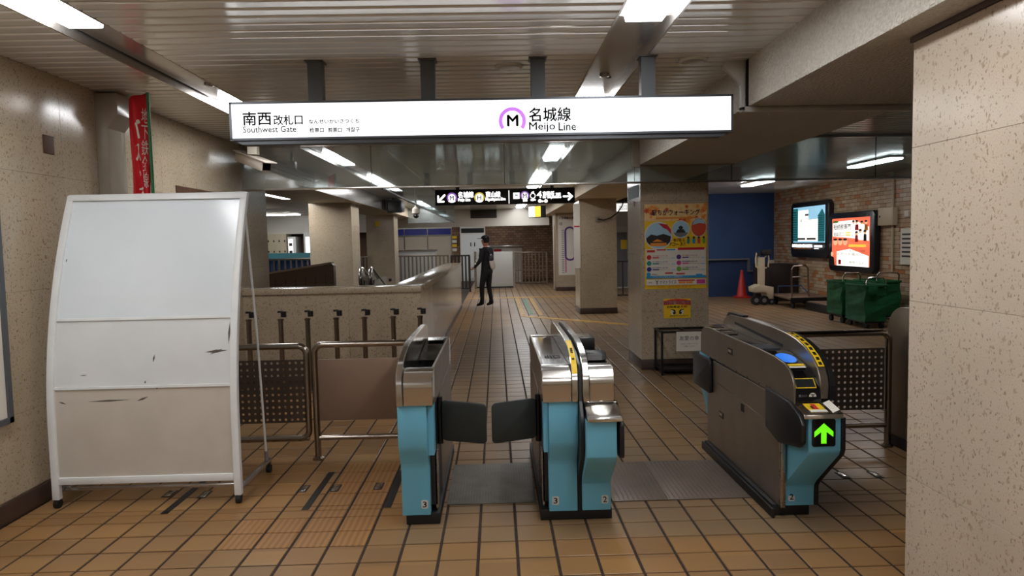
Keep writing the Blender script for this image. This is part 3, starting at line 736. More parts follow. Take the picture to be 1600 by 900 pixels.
# monitor box on the stair beam
mo = thing('monitor', 'grey boxed display fixed to the beam over the stairs', 'monitor', (-2.55, 17.8, 2.4))
MB().box(-2.78, -2.42, 17.6, 18.6, 2.46, 2.74).build('housing', 'print_grey', mo, bevel=.01)
MB().box(-2.72, -2.36, 17.52, 17.6, 2.40, 2.70).build('bezel', 'sign_frame', mo, bevel=.006); MB().box(-2.69, -2.39, 17.515, 17.52, 2.43, 2.67).build('screen', 'screen', mo)
MB().box(-2.62, -2.58, 17.7, 17.8, 2.74, CEIL-.001).build('bracket', 'hanger', mo)

# ================================================================== TICKET GATES
def arc_pts(cx, cy, r, a0, a1, n=6): return [(cx+r*math.cos(math.radians(a0+(a1-a0)*i/n)), cy+r*math.sin(math.radians(a0+(a1-a0)*i/n))) for i in range(n+1)]
def fin(t, x0, x1, f=3.73):
    prof = [(f, .715), (f, .83), (f+.012, .872), (f+.05, .918), (f+.12, .955), (f+.22, .985), (f+.36, 1.006), (f+.52, 1.015), (5.02, 1.015), (5.12, 1.004), (5.19, .965), (5.215, .90), (5.215, .715)]
    MB().prism(prof, 'x', x0, x1).build('handrail_fin', 'chrome', t, bevel=.004, seg=1)
    MB().box(min(x0, x1)+.002, max(x0, x1)-.002, 3.87, 5.2, .065, .715).build('outer_panel', 'steel_side', t)
def hood(t, x0, x1, f=3.74, m='chrome'):
    front = [(f, .715), (f, .81)] + arc_pts(f+.09, .815, .09, 180, 90, 7) + [(f+.14, .905), (f+.14, .715)]
    MB().prism(front, 'x', x0, x1).build('front_hood', m, t, bevel=.003, seg=1)
    rear = [(5.08, .715), (5.08, .905)] + arc_pts(5.13, .825, .08, 90, 0, 6) + [(5.21, .715)]
    MB().prism(rear, 'x', x0, x1).build('rear_hood', m, t, bevel=.003, seg=1)
def number(t, s, x, yf, z):
    p = MB().prism([(a+x-.019, b+z-.024) for a, b in rounded(.038, .048, .008)], 'y', yf-.002, yf).build('number_plate', 'grey_panel', t)
    lettering('digit', s, p, (x-.011, yf-.002, z-.016), UX, UZ, .022, .033, 'ink', .001, .02)
def half_exit(t, xf, xd, s, num):
    """half of a gate whose deck faces the passage on side s (+1 right, -1 left)"""
    lo, hi = min(xd), max(xd); edge = hi if s > 0 else lo
    fin(t, *xf); hood(t, lo, hi)
    MB().box(lo+.004, hi-.004, 3.9, 5.08, .10, .80).build('body', 'black', t)
    # passage-side stainless panels and the bright deck rim
    e0, e1 = (edge-.014, edge) if s > 0 else (edge, edge+.014)
    MB().box(e0, e1, 3.884, 5.075, .70, .907).build('upper_side_panel', 'steel_side', t, bevel=.002, seg=1)
    MB().box(e0, e1, 4.20, 5.19, .075, .697).build('lower_side_panel', 'steel_side', t, bevel=.002, seg=1)
    MB().box(e0, e1, 3.90, 3.99, .075, .40).build('corner_strip', 'steel', t, bevel=.002, seg=1)
    dk0, dk1 = (lo, edge-.014) if s > 0 else (edge+.014, hi)
    # blue front skin: proud above, stepping back to the foot
    b0, b1 = (xf[0], edge-.040) if s > 0 else (edge+.034, xf[1])
    MB().prism([(3.757, .715), (3.757, .49), (3.775, .45), (3.825, .37), (3.84, .33), (3.84, .062), (3.91, .062), (3.91, .715)], 'x', b0, b1).build('front_skin', 'blue', t, bevel=.004, seg=2)
    i0, i1 = (edge-.038, edge-.006) if s > 0 else (edge+.006, edge+.032)
    MB().box(i0, i1, 3.80, 3.90, .42, .714).build('inner_skin', 'blue', t)
    # flap on its dark hinge post
    hx = edge + s*.012
    MB().cyl((hx, 4.03, .42), (hx, 4.03, .70), .016, 12).build('hinge_post', 'black', t)
    f = MB(); pr = rounded(.262, .238, .026)
    pts = []
    for a, b_ in pr:
        sk = .030*(a/.262)
        pts.append((hx+s*(.012+a), .445+b_-sk))
    f.prism(pts, 'y', 4.0, 4.024)
    fo = f.build('flap', 'flap', t, bevel=.004, seg=2)
    number(t, num, b0+(b1-b0)*(.80 if s > 0 else .22), 3.84, .125)
    return dk0, dk1
# ---- left gate
gl = thing('ticket_gate', 'narrow blue and steel ticket gate with one open flap, beside the steel railings', 'ticket gate', (-.46, 4.5, 0), 'ticket gates')
MB().box(-.548, -.356, 3.862, 5.2, 0, .064).build('plinth', 'plinth', gl, bevel=.003)
d0, d1 = half_exit(gl, (-.566, -.530), (-.528, -.366), +1, '3')
MB().box(d0, d1, 3.882, 5.078, .80, .812).build('ticket_tray', 'blackgloss', gl)
MB().box(d0+.004, d1-.004, 3.882, 3.90, .812, .884).build('tray_front', 'blackgloss', gl)
MB().box(d0+.03, d1-.01, 4.12, 4.24, .812, .83).build('card_reader', 'steel', gl, bevel=.004)
MB().prism([(4.5, .812), (4.5, .84), (5.06, .903), (5.06, .812)], 'x', d0+.002, d1-.002).build('display_slope', 'blackgloss', gl)
MB().box(d0+.02, d1-.02, 4.95, 5.06, .903, .908).build('ticket_slot_plate', 'chrome', gl)
# ---- middle double gate
gm = thing('ticket_gate', 'double ticket gate in the middle, blue fronts numbered 3 and 2', 'ticket gate', (.43, 4.5, 0), 'ticket gates')
MB().box(.222, .632, 3.868, 5.2, 0, .062).build('plinth', 'plinth', gm, bevel=.003)
d0, d1 = half_exit(gm, (.398, .432), (.236, .396), -1, '3')
MB().box(d0, d1, 3.882, 5.078, .80, .898).build('deck_glass', 'blackgloss', gm)
lettering('lettering', '出口', gm, (d0+.03, 4.10, .898), UX, UY, .09, .12, 'print_grey', .001, .01)
# yellow caution strip wrapped over the front of the fin
def strip(t, x0, x1, f, nm='caution_strip', a=.86, z=None):
    pts = [(f+.012, .872), (f+.05, .918), (f+.12, .955), (f+.22, .985), (f+.36, 1.006)]
    mb = MB()
    for (a0, b0), (a1, b1) in zip(pts, pts[1:]):
        mb.quad((x0, a0-.003, b0+.002), (x1, a0-.003, b0+.002), (x1, a1-.003, b1+.003), (x0, a1-.003, b1+.003))
    o = mb.build(nm, 'yellow', t)
    a0, b0 = pts[1]; a1, b1 = pts[3]; v = Vector((0, a1-a0, b1-b0))
    lettering('lettering', '切符を入れてください', o, (x0+(x1-x0)*.25, a0-.004, b0+.012), v, Vector((-1, 0, 0)), v.length*.9, (x1-x0)*.5, 'ink', .003) if 0 else None
    for k in range(6):
        u = .18+k*.12; p0 = Vector((0, a0+(a1-a0)*u, b0+(b1-b0)*u+.0085))
        MB().quad((x0+.008, p0.y-.002, p0.z), (x1-.008, p0.y-.002, p0.z), (x1-.008, p0.y+.012, p0.z+.008), (x0+.008, p0.y+.012, p0.z+.008)).build('printed_mark', 'ink', o)
    return o
strip(gm, .400, .430, 3.73)
MB().prism([(3.745, .90), (3.735, .72), (3.675, .655), (3.66, .62), (3.66, .46), (3.70, .40), (3.83, .27), (3.85, .22), (3.85, .063), (5.2, .063), (5.2, .985), (4.25, .985), (3.95, .955), (3.81, .92)], 'x', .434, .455).build('divider', 'black', gm, bevel=.003, seg=1)
fin(gm, .457, .494)
hood(gm, .496, .632)
MB().box(.50, .628, 3.9, 5.08, .10, .80).build('body', 'black', gm)
MB().box(.498, .618, 3.882, 5.078, .80, .895).build('deck_glass', 'blackgloss', gm)
MB().box(.618, .632, 3.884, 5.075, .70, .907).build('upper_side_panel', 'steel_side', gm); MB().box(.618, .632, 3.9, 5.19, .075, .697).build('lower_side_panel', 'steel_side', gm)
MB().prism([(3.76, .72), (3.76, .705), (3.70, .694), (3.60, .668), (3.586, .66), (3.583, .640), (3.76, .632)], 'x', .462, .648).build('shelf', 'chrome', gm, bevel=.004)
MB().prism([(3.612, .64), (3.612, .44), (3.64, .40), (3.80, .27), (3.84, .22), (3.84, .062), (3.9, .062), (3.9, .64)], 'x', .458, .622).build('front_skin', 'blue', gm, bevel=.005)
MB().prism([(3.60+a, .43+b) for a, b in rounded(.42, .205, .03)], 'x', .636, .66).build('flap_cover', 'black', gm, bevel=.003)
number(gm, '2', .588, 3.84, .125)
MB().box(.50, .625, 4.42, 4.62, .895, .975).build('ticket_slot_housing', 'black', gm, bevel=.01); MB().box(.515, .60, 4.44, 4.58, .975, .979).build('slot_cap', 'steel', gm)
MB().prism([(4.0, .895), (3.97, .905), (4.0, .945), (4.07, .95), (4.1, .895)], 'x', .51, .628).build('display', 'black', gm, bevel=.004); 
MB().box(.515, .60, 3.965, 3.972, .905, .94).build('display_screen', 'print_grey', gm)
# ---- right entry gate
gr = thing('ticket_gate', 'long ticket gate with lit green arrow and round blue reader', 'ticket gate', (1.68, 4.4, 0), 'ticket gates')
MB().box(1.552, 1.765, 3.838, 5.13, 0, .066).build('plinth', 'plinth', gr, bevel=.003)
MB().box(1.535, 1.552, 3.80, 5.15, 0, .055).build('kick_strip', 'plinth', gr, bevel=.004)
top = [(3.62, .70), (3.615, .79), (3.632, .838), (3.67, .876), (3.74, .902), (3.86, .918), (4.1, .926), (5.10, .932), (5.20, .926), (5.27, .90), (5.30, .85), (5.30, .715)]
MB().prism(top, 'x', 1.575, 1.588).build('upper_side_panel', 'steel_side', gr, bevel=.003, seg=1)
MB().prism([(3.96, .697), (5.0, .697), (5.0, .56), (3.96, .52)], 'x', 1.576, 1.588).build('middle_side_panel', 'steel_side', gr, bevel=.0015, seg=1)
MB().prism([(3.775, .07), (3.775, .445), (3.955, .49), (3.955, .517), (5.0, .557), (5.0, .46), (5.13, .46), (5.13, .07)], 'x', 1.576, 1.588).build('lower_side_panel', 'steel_side', gr, bevel=.0015, seg=1)
MB().box(1.588, 1.735, 3.86, 5.12, .07, .72).build('body', 'black', gr); MB().box(1.588, 1.735, 3.90, 5.25, .72, .80).build('body', 'black', gr)
MB().box(1.735, 1.79, 3.86, 5.14, .07, .80).build('outer_panel', 'steel_side', gr)
MB().box(1.572, 1.60, 3.772, 3.80, .07, .445).build('corner_strip', 'steel', gr, bevel=.002)
rf = [(3.66, .715), (3.655, .955-.16), (3.67, .84), (3.70, .885), (3.76, .93), (3.85, .972), (3.97, 1.003), (4.1, 1.02), (4.3, 1.03), (4.8, 1.033), (5.1, 1.025), (5.2, 1.0), (5.26, .96), (5.275, .90), (5.275, .715)]
MB().prism(rf, 'x', 1.738, 1.785).build('handrail_fin', 'steel_side', gr, bevel=.004, seg=1)
MB().prism([(4.15, .945), (5.0, .985), (5.0, .968), (4.15, .925)], 'x', 1.735, 1.7395).build('fin_slot', 'black', gr)
MB().prism([(a-.012, b-.006) for a, b in rf[:8]]+[(4.3, 1.0), (4.3, .715)], 'x', 1.786, 1.815).build('outer_edge', 'black', gr)
o = MB(); pts = [(a-.003, b+.002) for a, b in rf[3:8]]
for (a0, b0), (a1, b1) in zip(pts, pts[1:]): o.quad((1.745, a0, b0), (1.78, a0, b0), (1.78, a1, b1), (1.745, a1, b1))
cs = o.build('caution_strip', 'yellow', gr)
for k in range(8):
    i = min(3, k//2); (a0, b0), (a1, b1) = pts[i], pts[i+1]; u = .15+(k % 2)*.5
    y0, z0, y1, z1 = a0+(a1-a0)*u-.001, b0+(b1-b0)*u+.001, a0+(a1-a0)*(u+.3)-.001, b0+(b1-b0)*(u+.3)+.001
    MB().quad((1.754, y0, z0), (1.772, y0, z0), (1.772, y1, z1), (1.754, y1, z1)).build('printed_mark', 'ink', cs)
MB().prism([(4.85, 1.033), (4.85, 1.045), (5.15, 1.04), (5.2, 1.005)], 'x', 1.742, 1.78).build('sensor_cap', 'black', gr)
# deck and reader slope
dk = [(5.12, .80), (5.12, .915), (4.12, .915), (4.06, .92), (3.79, .868), (3.70, .825), (3.655, .775), (3.64, .72), (3.64, .69), (3.75, .69), (3.75, .80)]
MB().prism(dk, 'x', 1.590, 1.735).build('deck', 'blackgloss', gr)
MB().prism([(5.05, .915), (5.05, .93), (5.25, .935), (5.27, .90), (5.25, .80), (5.13, .80)], 'x', 1.592, 1.735).build('rear_light_panel', 'chrome', gr, bevel=.003)
MB().box(1.61, 1.70, 4.82, 4.94, .915, .925).build('ticket_exit', 'steel', gr, bevel=.003); MB().box(1.60, 1.72, 4.15, 4.32, .915, .921).build('ticket_slot_plate', 'sign_frame', gr)
sl = Vector((0, 4.06-3.79, .92-.868)).normalized(); 
rc = Vector((1.662, 3.925, .8945+.003))
MB().disc(rc, UX, sl, .062, .085, 30).build('reader_rim', 'black', gr); MB().disc(rc+Vector((0, -.0006, .0015)), UX, sl, .055, .077, 30).build('reader_disc', 'icblue', gr)
MB().obox(rc-sl*.112+UZ*.001, UX, sl, UX.cross(sl), .058, .014, .001).build('reader_label', 'yellow', gr); MB().obox(rc-sl*.146+UZ*.001, UX, sl, UX.cross(sl), .05, .011, .001).build('reader_label', 'paper', gr)
s3 = Vector((0, 3.70-3.655, .825-.775)).normalized(); n3 = UX.cross(s3)
q3 = Vector((1.662, 3.6785, .80))+n3*.001
MB().obox(q3, UX, s3, n3, .056, .031, .0008).build('display_rim', 'yellow', gr); MB().obox(q3+n3*.001, UX, s3, n3, .051, .026, .0008).build('display_screen', 'screen', gr)
MB().disc((1.69, 3.6435, .735), UX, UZ, .020, .020, 20).build('reader_emblem', 'paper', gr)
lettering('digit', 'T', gr, (1.679, 3.6425, .7235), UX, UZ, .022, .023, 'ink', .001, .03); lettering('lettering', '乗入口', gr, (1.612, 3.645, .733), UX, UZ, .045, .014, 'print_grey', .004)
MB().box(1.59, 1.735, 3.616, 3.66, .69, .80-.02).build('front_frame', 'blackgloss', gr, bevel=.004) if 0 else None
# front shelf and arrow box
MB().prism([(3.68, .715), (3.66, .705), (3.53, .680), (3.505, .672), (3.50, .648), (3.70, .645)], 'x', 1.580, 1.790).build('shelf', 'chrome', gr, bevel=.004)
v4 = Vector((0, .13, .025)).normalized()
stk = MB().obox((1.672, 3.575, .6905), UX, v4, UX.cross(v4), .045, .052, .0008).build('shelf_sticker', 'yellow', gr)
MB().obox((1.672, 3.535, .6835), UX, v4, UX.cross(v4), .045, .014, .001).build('sticker_band', 'paper', stk); MB().obox((1.672, 3.585, .6935), UX, v4, UX.cross(v4), .012, .03, .0009).build('sticker_mark', 'print_red', stk)
MB().obox((1.655, 3.575, .6922), UX, v4, UX.cross(v4), .006, .015, .0009).build('sticker_mark', 'ink', stk)
MB().obox((1.757, 3.575, .695), Vector((.8, 0, .35)).normalized(), v4, Vector((-.35, 0, .8)).normalized(), .02, .06, .001).build('shelf_card', 'paper', gr)
box = [(3.522, .648), (3.522, .475), (3.535, .445), (3.79, .215), (3.818, .18), (3.822, .062), (3.90, .062), (3.90, .648)]
MB().prism(box, 'x', 1.612, 1.786).build('front_skin', 'blue', gr, bevel=.006)
MB().prism([(a-.004, b) for a, b in box], 'x', 1.788, 1.81).build('front_edge', 'black', gr, bevel=.004)
ap = MB().prism([(1.630+a, .497+b) for a, b in rounded(.125, .145, .012)], 'y', 3.518, 3.522).build('arrow_panel', 'blackgloss', gr)
ax0, az0 = 1.6925, .513
MB().prism([(ax0-.014, az0), (ax0+.014, az0), (ax0+.014, az0+.062), (ax0+.05, az0+.035), (ax0+.05, az0+.063), (ax0, az0+.108), (ax0-.05, az0+.063), (ax0-.05, az0+.035), (ax0-.014, az0+.062)], 'y', 3.5165, 3.518).build('arrow', 'arrow', ap, label='lit green arrow pointing up')
number(gr, '2', 1.655, 3.822, .115)
MB().prism([(3.945, .725), (3.62, .712), (3.49, .668), (3.455, .63), (3.46, .535), (3.50, .50), (3.76, .452), (3.945, .495)], 'x', 1.548, 1.576).build('flap_cover', 'black', gr, bevel=.008)
MB().cyl((1.57, 3.955, .49), (1.57, 3.955, .73), .012, 10).build('hinge_strip', 'steel', gr)
MB().prism([(5.01+a, .45+b) for a, b in rounded(.42, .25, .03)], 'x', 1.55, 1.576).build('rear_flap_cover', 'black', gr, bevel=.006)
MB().prism([(5.13, .14), (5.13, .71), (5.42, .71), (5.42, .47), (5.18, .2), (5.16, .14)], 'x', 1.6, 1.77).build('rear_skin', 'blue', gr, bevel=.005)
for yy, zz in ((4.62, .828), (4.81, .343)):
    l = MB().box(1.573, 1.576, yy-.045, yy+.045, zz-.022, zz+.022).build('latch_recess', 'black', gr); MB().box(1.570, 1.573, yy-.03, yy+.03, zz-.006, zz+.012).build('latch', 'chrome', l)
for k in range(5): MB().box(1.5735, 1.576, 4.36+k*.012, 4.366+k*.012, .47, .52).build('vent_slot', 'black', gr)
for yy in (4.95, 4.75, 4.5, 4.3, 4.1): MB().cyl((1.574, yy, .715), (1.576, yy, .715), .006, 8).build('screw', 'black', gr)
# ---- next gate cut off by the right pier
g4 = thing('ticket_gate', 'end of a further ticket gate peeping out behind the right pier', 'ticket gate', (3.07, 4.5, 0), 'ticket gates')
MB().prism([(3.7, .08), (3.7, 1.06), (5.0, 1.06)]+arc_pts(5.0, .86, .2, 90, 0, 8)+[(5.2, .08)], 'x', 2.985, 3.18).build('body', 'steel_side', g4, bevel=.006)
MB().prism([(5.2, .14), (5.2, .72), (5.28, .72), (5.28, .5), (5.22, .3), (5.22, .14)], 'x', 3.0, 3.16).build('rear_skin', 'blue', g4); MB().box(2.98, 3.18, 3.75, 5.15, 0, .08).build('plinth', 'plinth', g4)

# ---- floor plates in the passages
p3 = thing('floor_plate', 'ribbed steel floor plate between the open flaps', 'floor plate', (-.07, 4.52, 0))
MB().box(-.34, .212, 4.14, 4.90, .0004, .006).build('plate', 'plate', p3, bevel=.002)
for k in range(30): x = -.33+k*.018; MB().box(x, x+.005, 4.15, 4.89, .006, .008).build('rib', 'plate', p3)
for lab, x0, x1 in (('worn brown floor plate beside the double gate', .68, 1.02), ('worn brown floor plate beside the arrow gate', 1.024, 1.53)):
    t = thing('floor_plate', lab, 'floor plate', ((x0+x1)/2, 4.48, 0)); MB().box(x0, x1, 4.12, 4.86, .0004, .005).build('plate', 'plate_worn', t, bevel=.002)
    for k in range(int((x1-x0)/.03)): MB().box(x0+.01+k*.03, x0+.018+k*.03, 4.14, 4.84, .005, .0062).build('rib', 'plate_worn', t)
labs = ['shiny floor hatch handle left of the dark groove', 'dark floor hatch handle just right of the groove', 'dark floor hatch handle nearest the left gate', 'bright floor hatch handle right of the arrow gate', 'outlined floor hatch handle near the right pier', 'dark floor hatch handle under the whiteboard, left one', 'dark floor hatch handle under the whiteboard, right one']
for lab, (px, py) in zip(labs, [(475, 764), (525, 763), (592, 760), (1317, 743), (1368, 742), (265, 772), (320, 773)]):
    q = at(px, py, Z=0); t = thing('floor_hatch', lab, 'floor hatch', (q.x, q.y, 0), 'floor hatch handles')
    MB().box(q.x-.028, q.x+.028, q.y-.062, q.y+.062, .0005, .003).build('surround', 'plinth', t)
    MB().box(q.x-.02, q.x+.02, q.y-.052, q.y+.052, .003, .005).build('handle', 'chrome' if px in (475, 1317) else 'steel', t, bevel=.001)
for lab, x, y0, y1 in (('dark metal groove in the tiles near the whiteboard foot', -1.2, 4.13, 4.82), ('dark metal groove in the tiles under the whiteboard', -2.05, 4.13, 4.82), ('dark metal groove in the tiles beside the left gate', -.70, 4.13, 4.82)):
    tag(MB().box(x-.022, x+.022, y0, y1, .0004, .0022).build('floor_groove', 'plinth'), lab, 'floor groove')
# ================================================================== FRONT THINGS ON THE LEFT
# ---- curved mobile whiteboard
wbd = thing('whiteboard', 'tall curved white display board on casters before the left wall', 'board', (-2.2, 4.5, 0))
X0, X1 = -2.797, -1.628
def wy(z):      # profile of the board: upright below, bowing back towards the top
    t = max(0., (z-.55)/1.42); return 4.27 + .02*t + .33*t**1.9
def board_strip(x0, x1, z0, z1, off, th, n=8):
    mb = MB(); pf = []; pb = []
    for i in range(n+1):
        z = z0+(z1-z0)*i/n; pf.append((wy(z)+off, z)); pb.append((wy(z)+off+th, z))
    return mb.prism(pf+pb[::-1], 'x', x0, x1)
FW = .045
for a, b in ((X0, X0+FW), (X1-FW, X1)): board_strip(a, b, .055, 1.965, -.01, .04, 16).build('side_frame', 'board_frame', wbd, bevel=.006)
board_strip(X0+.01, X1-.01, 1.925, 1.968, -.012, .044, 3).build('top_frame', 'board_frame', wbd, bevel=.006)
board_strip(X0+FW, X1-FW, .15, .195, -.008, .035, 2).build('bottom_frame', 'board_frame', wbd, bevel=.004)
for z in (.745, 1.165): board_strip(X0+FW, X1-FW, z, z+.016, -.004, .02, 2).build('cross_bar', 'board_frame', wbd)
up_ = board_strip(X0+FW, X1-FW, 1.181, 1.925, .006, .012, 10).build('upper_panel', 'board', wbd, smooth=True, label='glossy white writing surface')
mid = board_strip(X0+FW, X1-FW, .761, 1.165, .006, .012, 5).build('middle_panel', 'board2', wbd, smooth=True)
low = board_strip(X0+FW, X1-FW, .195, .745, .006, .012, 4).build('lower_panel', 'board3', wbd, smooth=True, label='cream lower panel with scuffs')
def scuff(par, x0, z0, x1, z1, wd=.006):
    y = wy((z0+z1)/2)+.0045; d = Vector((x1-x0, 0, z1-z0)); n = Vector((-d.z, 0, d.x)).normalized()*wd/2
    a, b = Vector((x0, wy(z0)+.0045, z0)), Vector((x1, wy(z1)+.0045, z1)); m = (a+b)/2
    MB().quad(a, m-n, b, m+n).build('scuff', 'scuff', par)
scuff(low, -2.55, .668, -2.29, .675, .012); scuff(low, -2.73, .672, -2.68, .655, .01); scuff(low, -2.25, .665, -2.18, .69, .014)
scuff(mid, -1.83, .955, -1.69, .965, .02); scuff(mid, -1.80, .94, -1.72, .975, .012); scuff(mid, -2.15, .90, -2.14, .95, .012); scuff(mid, -1.685, 1.0, -1.68, 1.14, .014)
scuff(mid, -2.2, .77, -2.195, .79, .01); scuff(mid, -2.6, .83, -2.55, .832, .006); scuff(up_, -2.735, 1.53, -2.733, 1.555, .008); scuff(low, -2.13, .735, -2.12, .75, .01)
for x in (X0+.02, X1-.025):
    MB().box(x-.014, x+.014, 4.28, 4.88, .075, .10).build('foot_rail', 'alu', wbd, bevel=.003)
    for yy, lab in ((4.285, 0), (4.86, 1)):
        cst = MB().box(x-.012, x+.012, yy-.015, yy+.015, .05, .08).build('caster_fork', 'black', wbd)
        MB().cyl((x-.014, yy, .028), (x+.014, yy, .028), .028, 16).build('caster_wheel', 'rubber', cst)
    MB().tube([(x, wy(1.88)+.035, 1.88), (x, 4.74, 1.0), (x, 4.82, .10)], .008, 8).build('stay_rod', 'board_frame', wbd)
    MB().cyl((x, 4.82, .10), (x, 4.82, .17), .014, 10).build('stay_socket', 'print_grey', wbd)
MB().box(X0+.03, X1-.03, 4.33, 4.36, .088, .108).build('cross_rail', 'alu', wbd, bevel=.003)
for x in (X0+.02, X1-.02): MB().cyl((x-.01, 4.30, .06), (x+.01, 4.34, .12), .012, 8).build('clamp', 'print_grey', wbd)

# ---- steel railings
def rail(label, x0, x1, y, zt, zb, feet, open_l=False, open_r=False, pan=None, perf=True, r=.024):
    t = thing('railing', label, 'railing', ((x0+x1)/2, y, 0))
    c = .06
    def corner(cx, cz, a0, a1): return [(cx+c*math.cos(math.radians(a0+(a1-a0)*i/6)), y, cz+c*math.sin(math.radians(a0+(a1-a0)*i/6))) for i in range(7)]
    loop = []
    L = [(x0, y, .0) if feet[0] else None]
    path = []
    if open_l: path += [(x0, y, zt)]
    else: path += [(x0, y, 0 if feet[0] else zb+c)] + corner(x0+c, zt-c, 180, 90)
    if open_r: path += [(x1, y, zt)]
    else: path += corner(x1-c, zt-c, 90, 0) + [(x1, y, 0 if feet[1] else zb+c)]
    if not open_r and not feet[1]: path += corner(x1-c, zb+c, 0, -90) + [(x0 if open_l else x0+c, y, zb)]
    MB().tube(path, r, 14).build('frame_tube', 'tube', t, smooth=True)
    if feet[0] or feet[1]:
        MB().cyl((x0, y, zb), (x1, y, zb), r*.8, 12).build('lower_tube', 'tube', t, smooth=True)
        for x, f in ((x0, feet[0]), (x1, feet[1])):
            if f: MB().lathe([(.042, .0), (.042, .012), (.03, .022)], (x, y, 0)).build('floor_flange', 'tube', t, smooth=True)
    if pan:
        a, b, z0, z1 = pan
        if perf:
            mb = MB(); nx, nz = int(round((b-a)/.045)), int(round((z1-z0)/.048)); dx, dz = (b-a)/nx, (z1-z0)/nz; h = .0105
            for i in range(nx):
                for k in range(nz):
                    cx, cz = a+dx*(i+.5), z0+dz*(k+.5)
                    if k == nz//2: h2 = 0
                    for yy, rev in ((y-.002, 0), (y+.002, 1)):
                        n = len(mb.v); q = [(cx-dx/2, cz-dz/2), (cx+dx/2, cz-dz/2), (cx+dx/2, cz+dz/2), (cx-dx/2, cz+dz/2)]
                        hh = [(cx+h*math.cos(PI/4*j-PI*.75), cz+h*math.sin(PI/4*j-PI*.75)) for j in range(8)]
                        mb.v += [(u, yy, v) for u, v in q+hh]
                        for j in range(4):
                            j2 = (j+1) % 4; mb.f.append((n+j, n+j2, n+4+(2*j+2) % 8, n+4+2*j+1, n+4+2*j))
            mb.build('perforated_panel', 'perf', t)
        else: MB().box(a, b, y-.006, y+.006, z0, z1).build('solid_panel', 'brownpanel', t, bevel=.002)
    return t
RYL = 5.13
rail('steel railing with a perforated panel half hidden by the whiteboard', -2.33, -1.432, RYL, .862, .165, (True, False), False, False, (-2.30, -1.445, .285, .76))
rail('steel railing with a plain brown panel beside the left gate', -1.372, -.60, RYL, .868, .165, (True, False), False, True, (-1.35, -.62, .295, .758), False)
rail('steel railing with a perforated panel behind the arrow gate', 2.0, 2.925, 5.07, .868, .165, (False, True), True, False, (2.25, 2.895, .285, .752))
# ---- short steel stanchions by the low wall
sn = ['leftmost', 'second from left', 'third from left', 'fourth from left', 'third from right', 'second from right', 'rightmost']
base = None
for i, px in enumerate((388, 438, 480, 525, 569, 614, 656)):
    q = at(px, 487, Y=7.55); lab = 'short steel stanchion by the low stone wall, %s of seven' % sn[i]
    if base is None:
        base = thing('stanchion', lab, 'post', (q.x, 7.55, 0), 'stanchions stored by the low wall'); X = q.x
        MB().lathe([(.06, 0), (.06, .012), (.03, .03)], (X, 7.55, 0)).build('base', 'tube', base, smooth=True)
        MB().cyl((X, 7.55, .02), (X, 7.55, .80), .027, 14).build('lower_tube', 'tube', base, smooth=True)
        MB().cyl((X, 7.55, .80), (X, 7.55, .885), .018, 12).build('upper_tube', 'tube', base, smooth=True)
        MB().lathe([(.034, .80), (.034, .815), (.024, .82)], (X, 7.55, 0)).build('collar', 'tube', base, smooth=True)
        MB().box(X-.026, X+.026, 7.55-.026, 7.55+.026, .885, .905).build('cap', 'black', base, bevel=.004)
        last = base; bx = X
    else: last = dup(base, (q.x-bx, 0, 0), lab)
    if i in (0, 5):
        k = at(px+(6 if i == 0 else -5), 492, Y=7.55); MB().cyl((k.x, 7.53, k.z-.03), (k.x, 7.53, k.z+.03), .03, 10).build('belt_head', 'black', last).location = Vector(-last.location)*0
        bh_ = last.children[-1]; bh_.location = (0, 0, 0)
        for v in bh_.data.vertices: v.co -= Vector(last.location) if i == 5 else Vector((0, 0, 0))
# ---- shutter casing and red banner on the left wall
cz = [(LX, 0), (-2.845, 0), (-2.845, 2.50), (-2.765, 2.60), (-2.765, 2.755), (LX, 2.755)]
sc = struct(MB().prism(cz, 'y', 5.22, 5.46).build('trim_5', 'casing', bevel=.003), 'stepped shutter casing standing against the left wall')
bn_ = thing('banner', 'red banner flag with white lettering on a green pole by the left wall', 'banner', (-2.52, 5.16, 0))
q = at(239, 300, Y=5.16); PX = q.x
MB().cyl((PX, 5.16, .02), (PX, 5.16, 2.74), .012, 10).build('pole', 'green_pole', bn_)
MB().lathe([(.1, 0), (.1, .03), (.05, .06), (.02, .10)], (PX, 5.16, 0)).build('base', 'black', bn_, smooth=True)
mb = MB(); n = 26; m = 8
for i in range(n+1):
    z = 2.74-1.75*i/n
    for j in range(m+1):
        u = j/m; mb.v.append((PX-.012-.105*u-.012*math.sin(i*.5)*u, 5.16+.022*math.sin(u*7+i*.35)-.05*u, z-.05*u*(1 if i < 3 else .6)))
for i in range(n):
    for j in range(m): a = i*(m+1)+j; mb.f.append((a, a+1, a+m+2, a+m+1))
cl = mb.build('cloth', 'red', bn_, smooth=True); md = cl.modifiers.new('thick', 'SOLIDIFY'); md.thickness = .002
def on_cloth(ob):
    for v in ob.data.vertices:
        x, z = v.co.x+WLOC[bn_.name].x, v.co.z; u = min(1, max(0, (PX-.012-x)/.105)); i_ = (2.74-z)/1.75*26
        v.co.y = 5.16+.022*math.sin(u*7+i_*.35)-.05*u-.005-WLOC[bn_.name].y
on_cloth(lettering('lettering', 'バス・あイる', bn_, (PX-.098, 5.1, 1.62), UX, UZ, .046, .92, 'paper', .0, .004, True))
on_cloth(lettering('lettering', '地下鉄全線', bn_, (PX-.045, 5.1, 2.05), UX, UZ, .028, .58, 'paper', .0, .0, True))
MB().cyl((PX-.14, 5.13, 2.745), (PX, 5.16, 2.742), .006, 8).build('cross_bar', 'white', bn_)
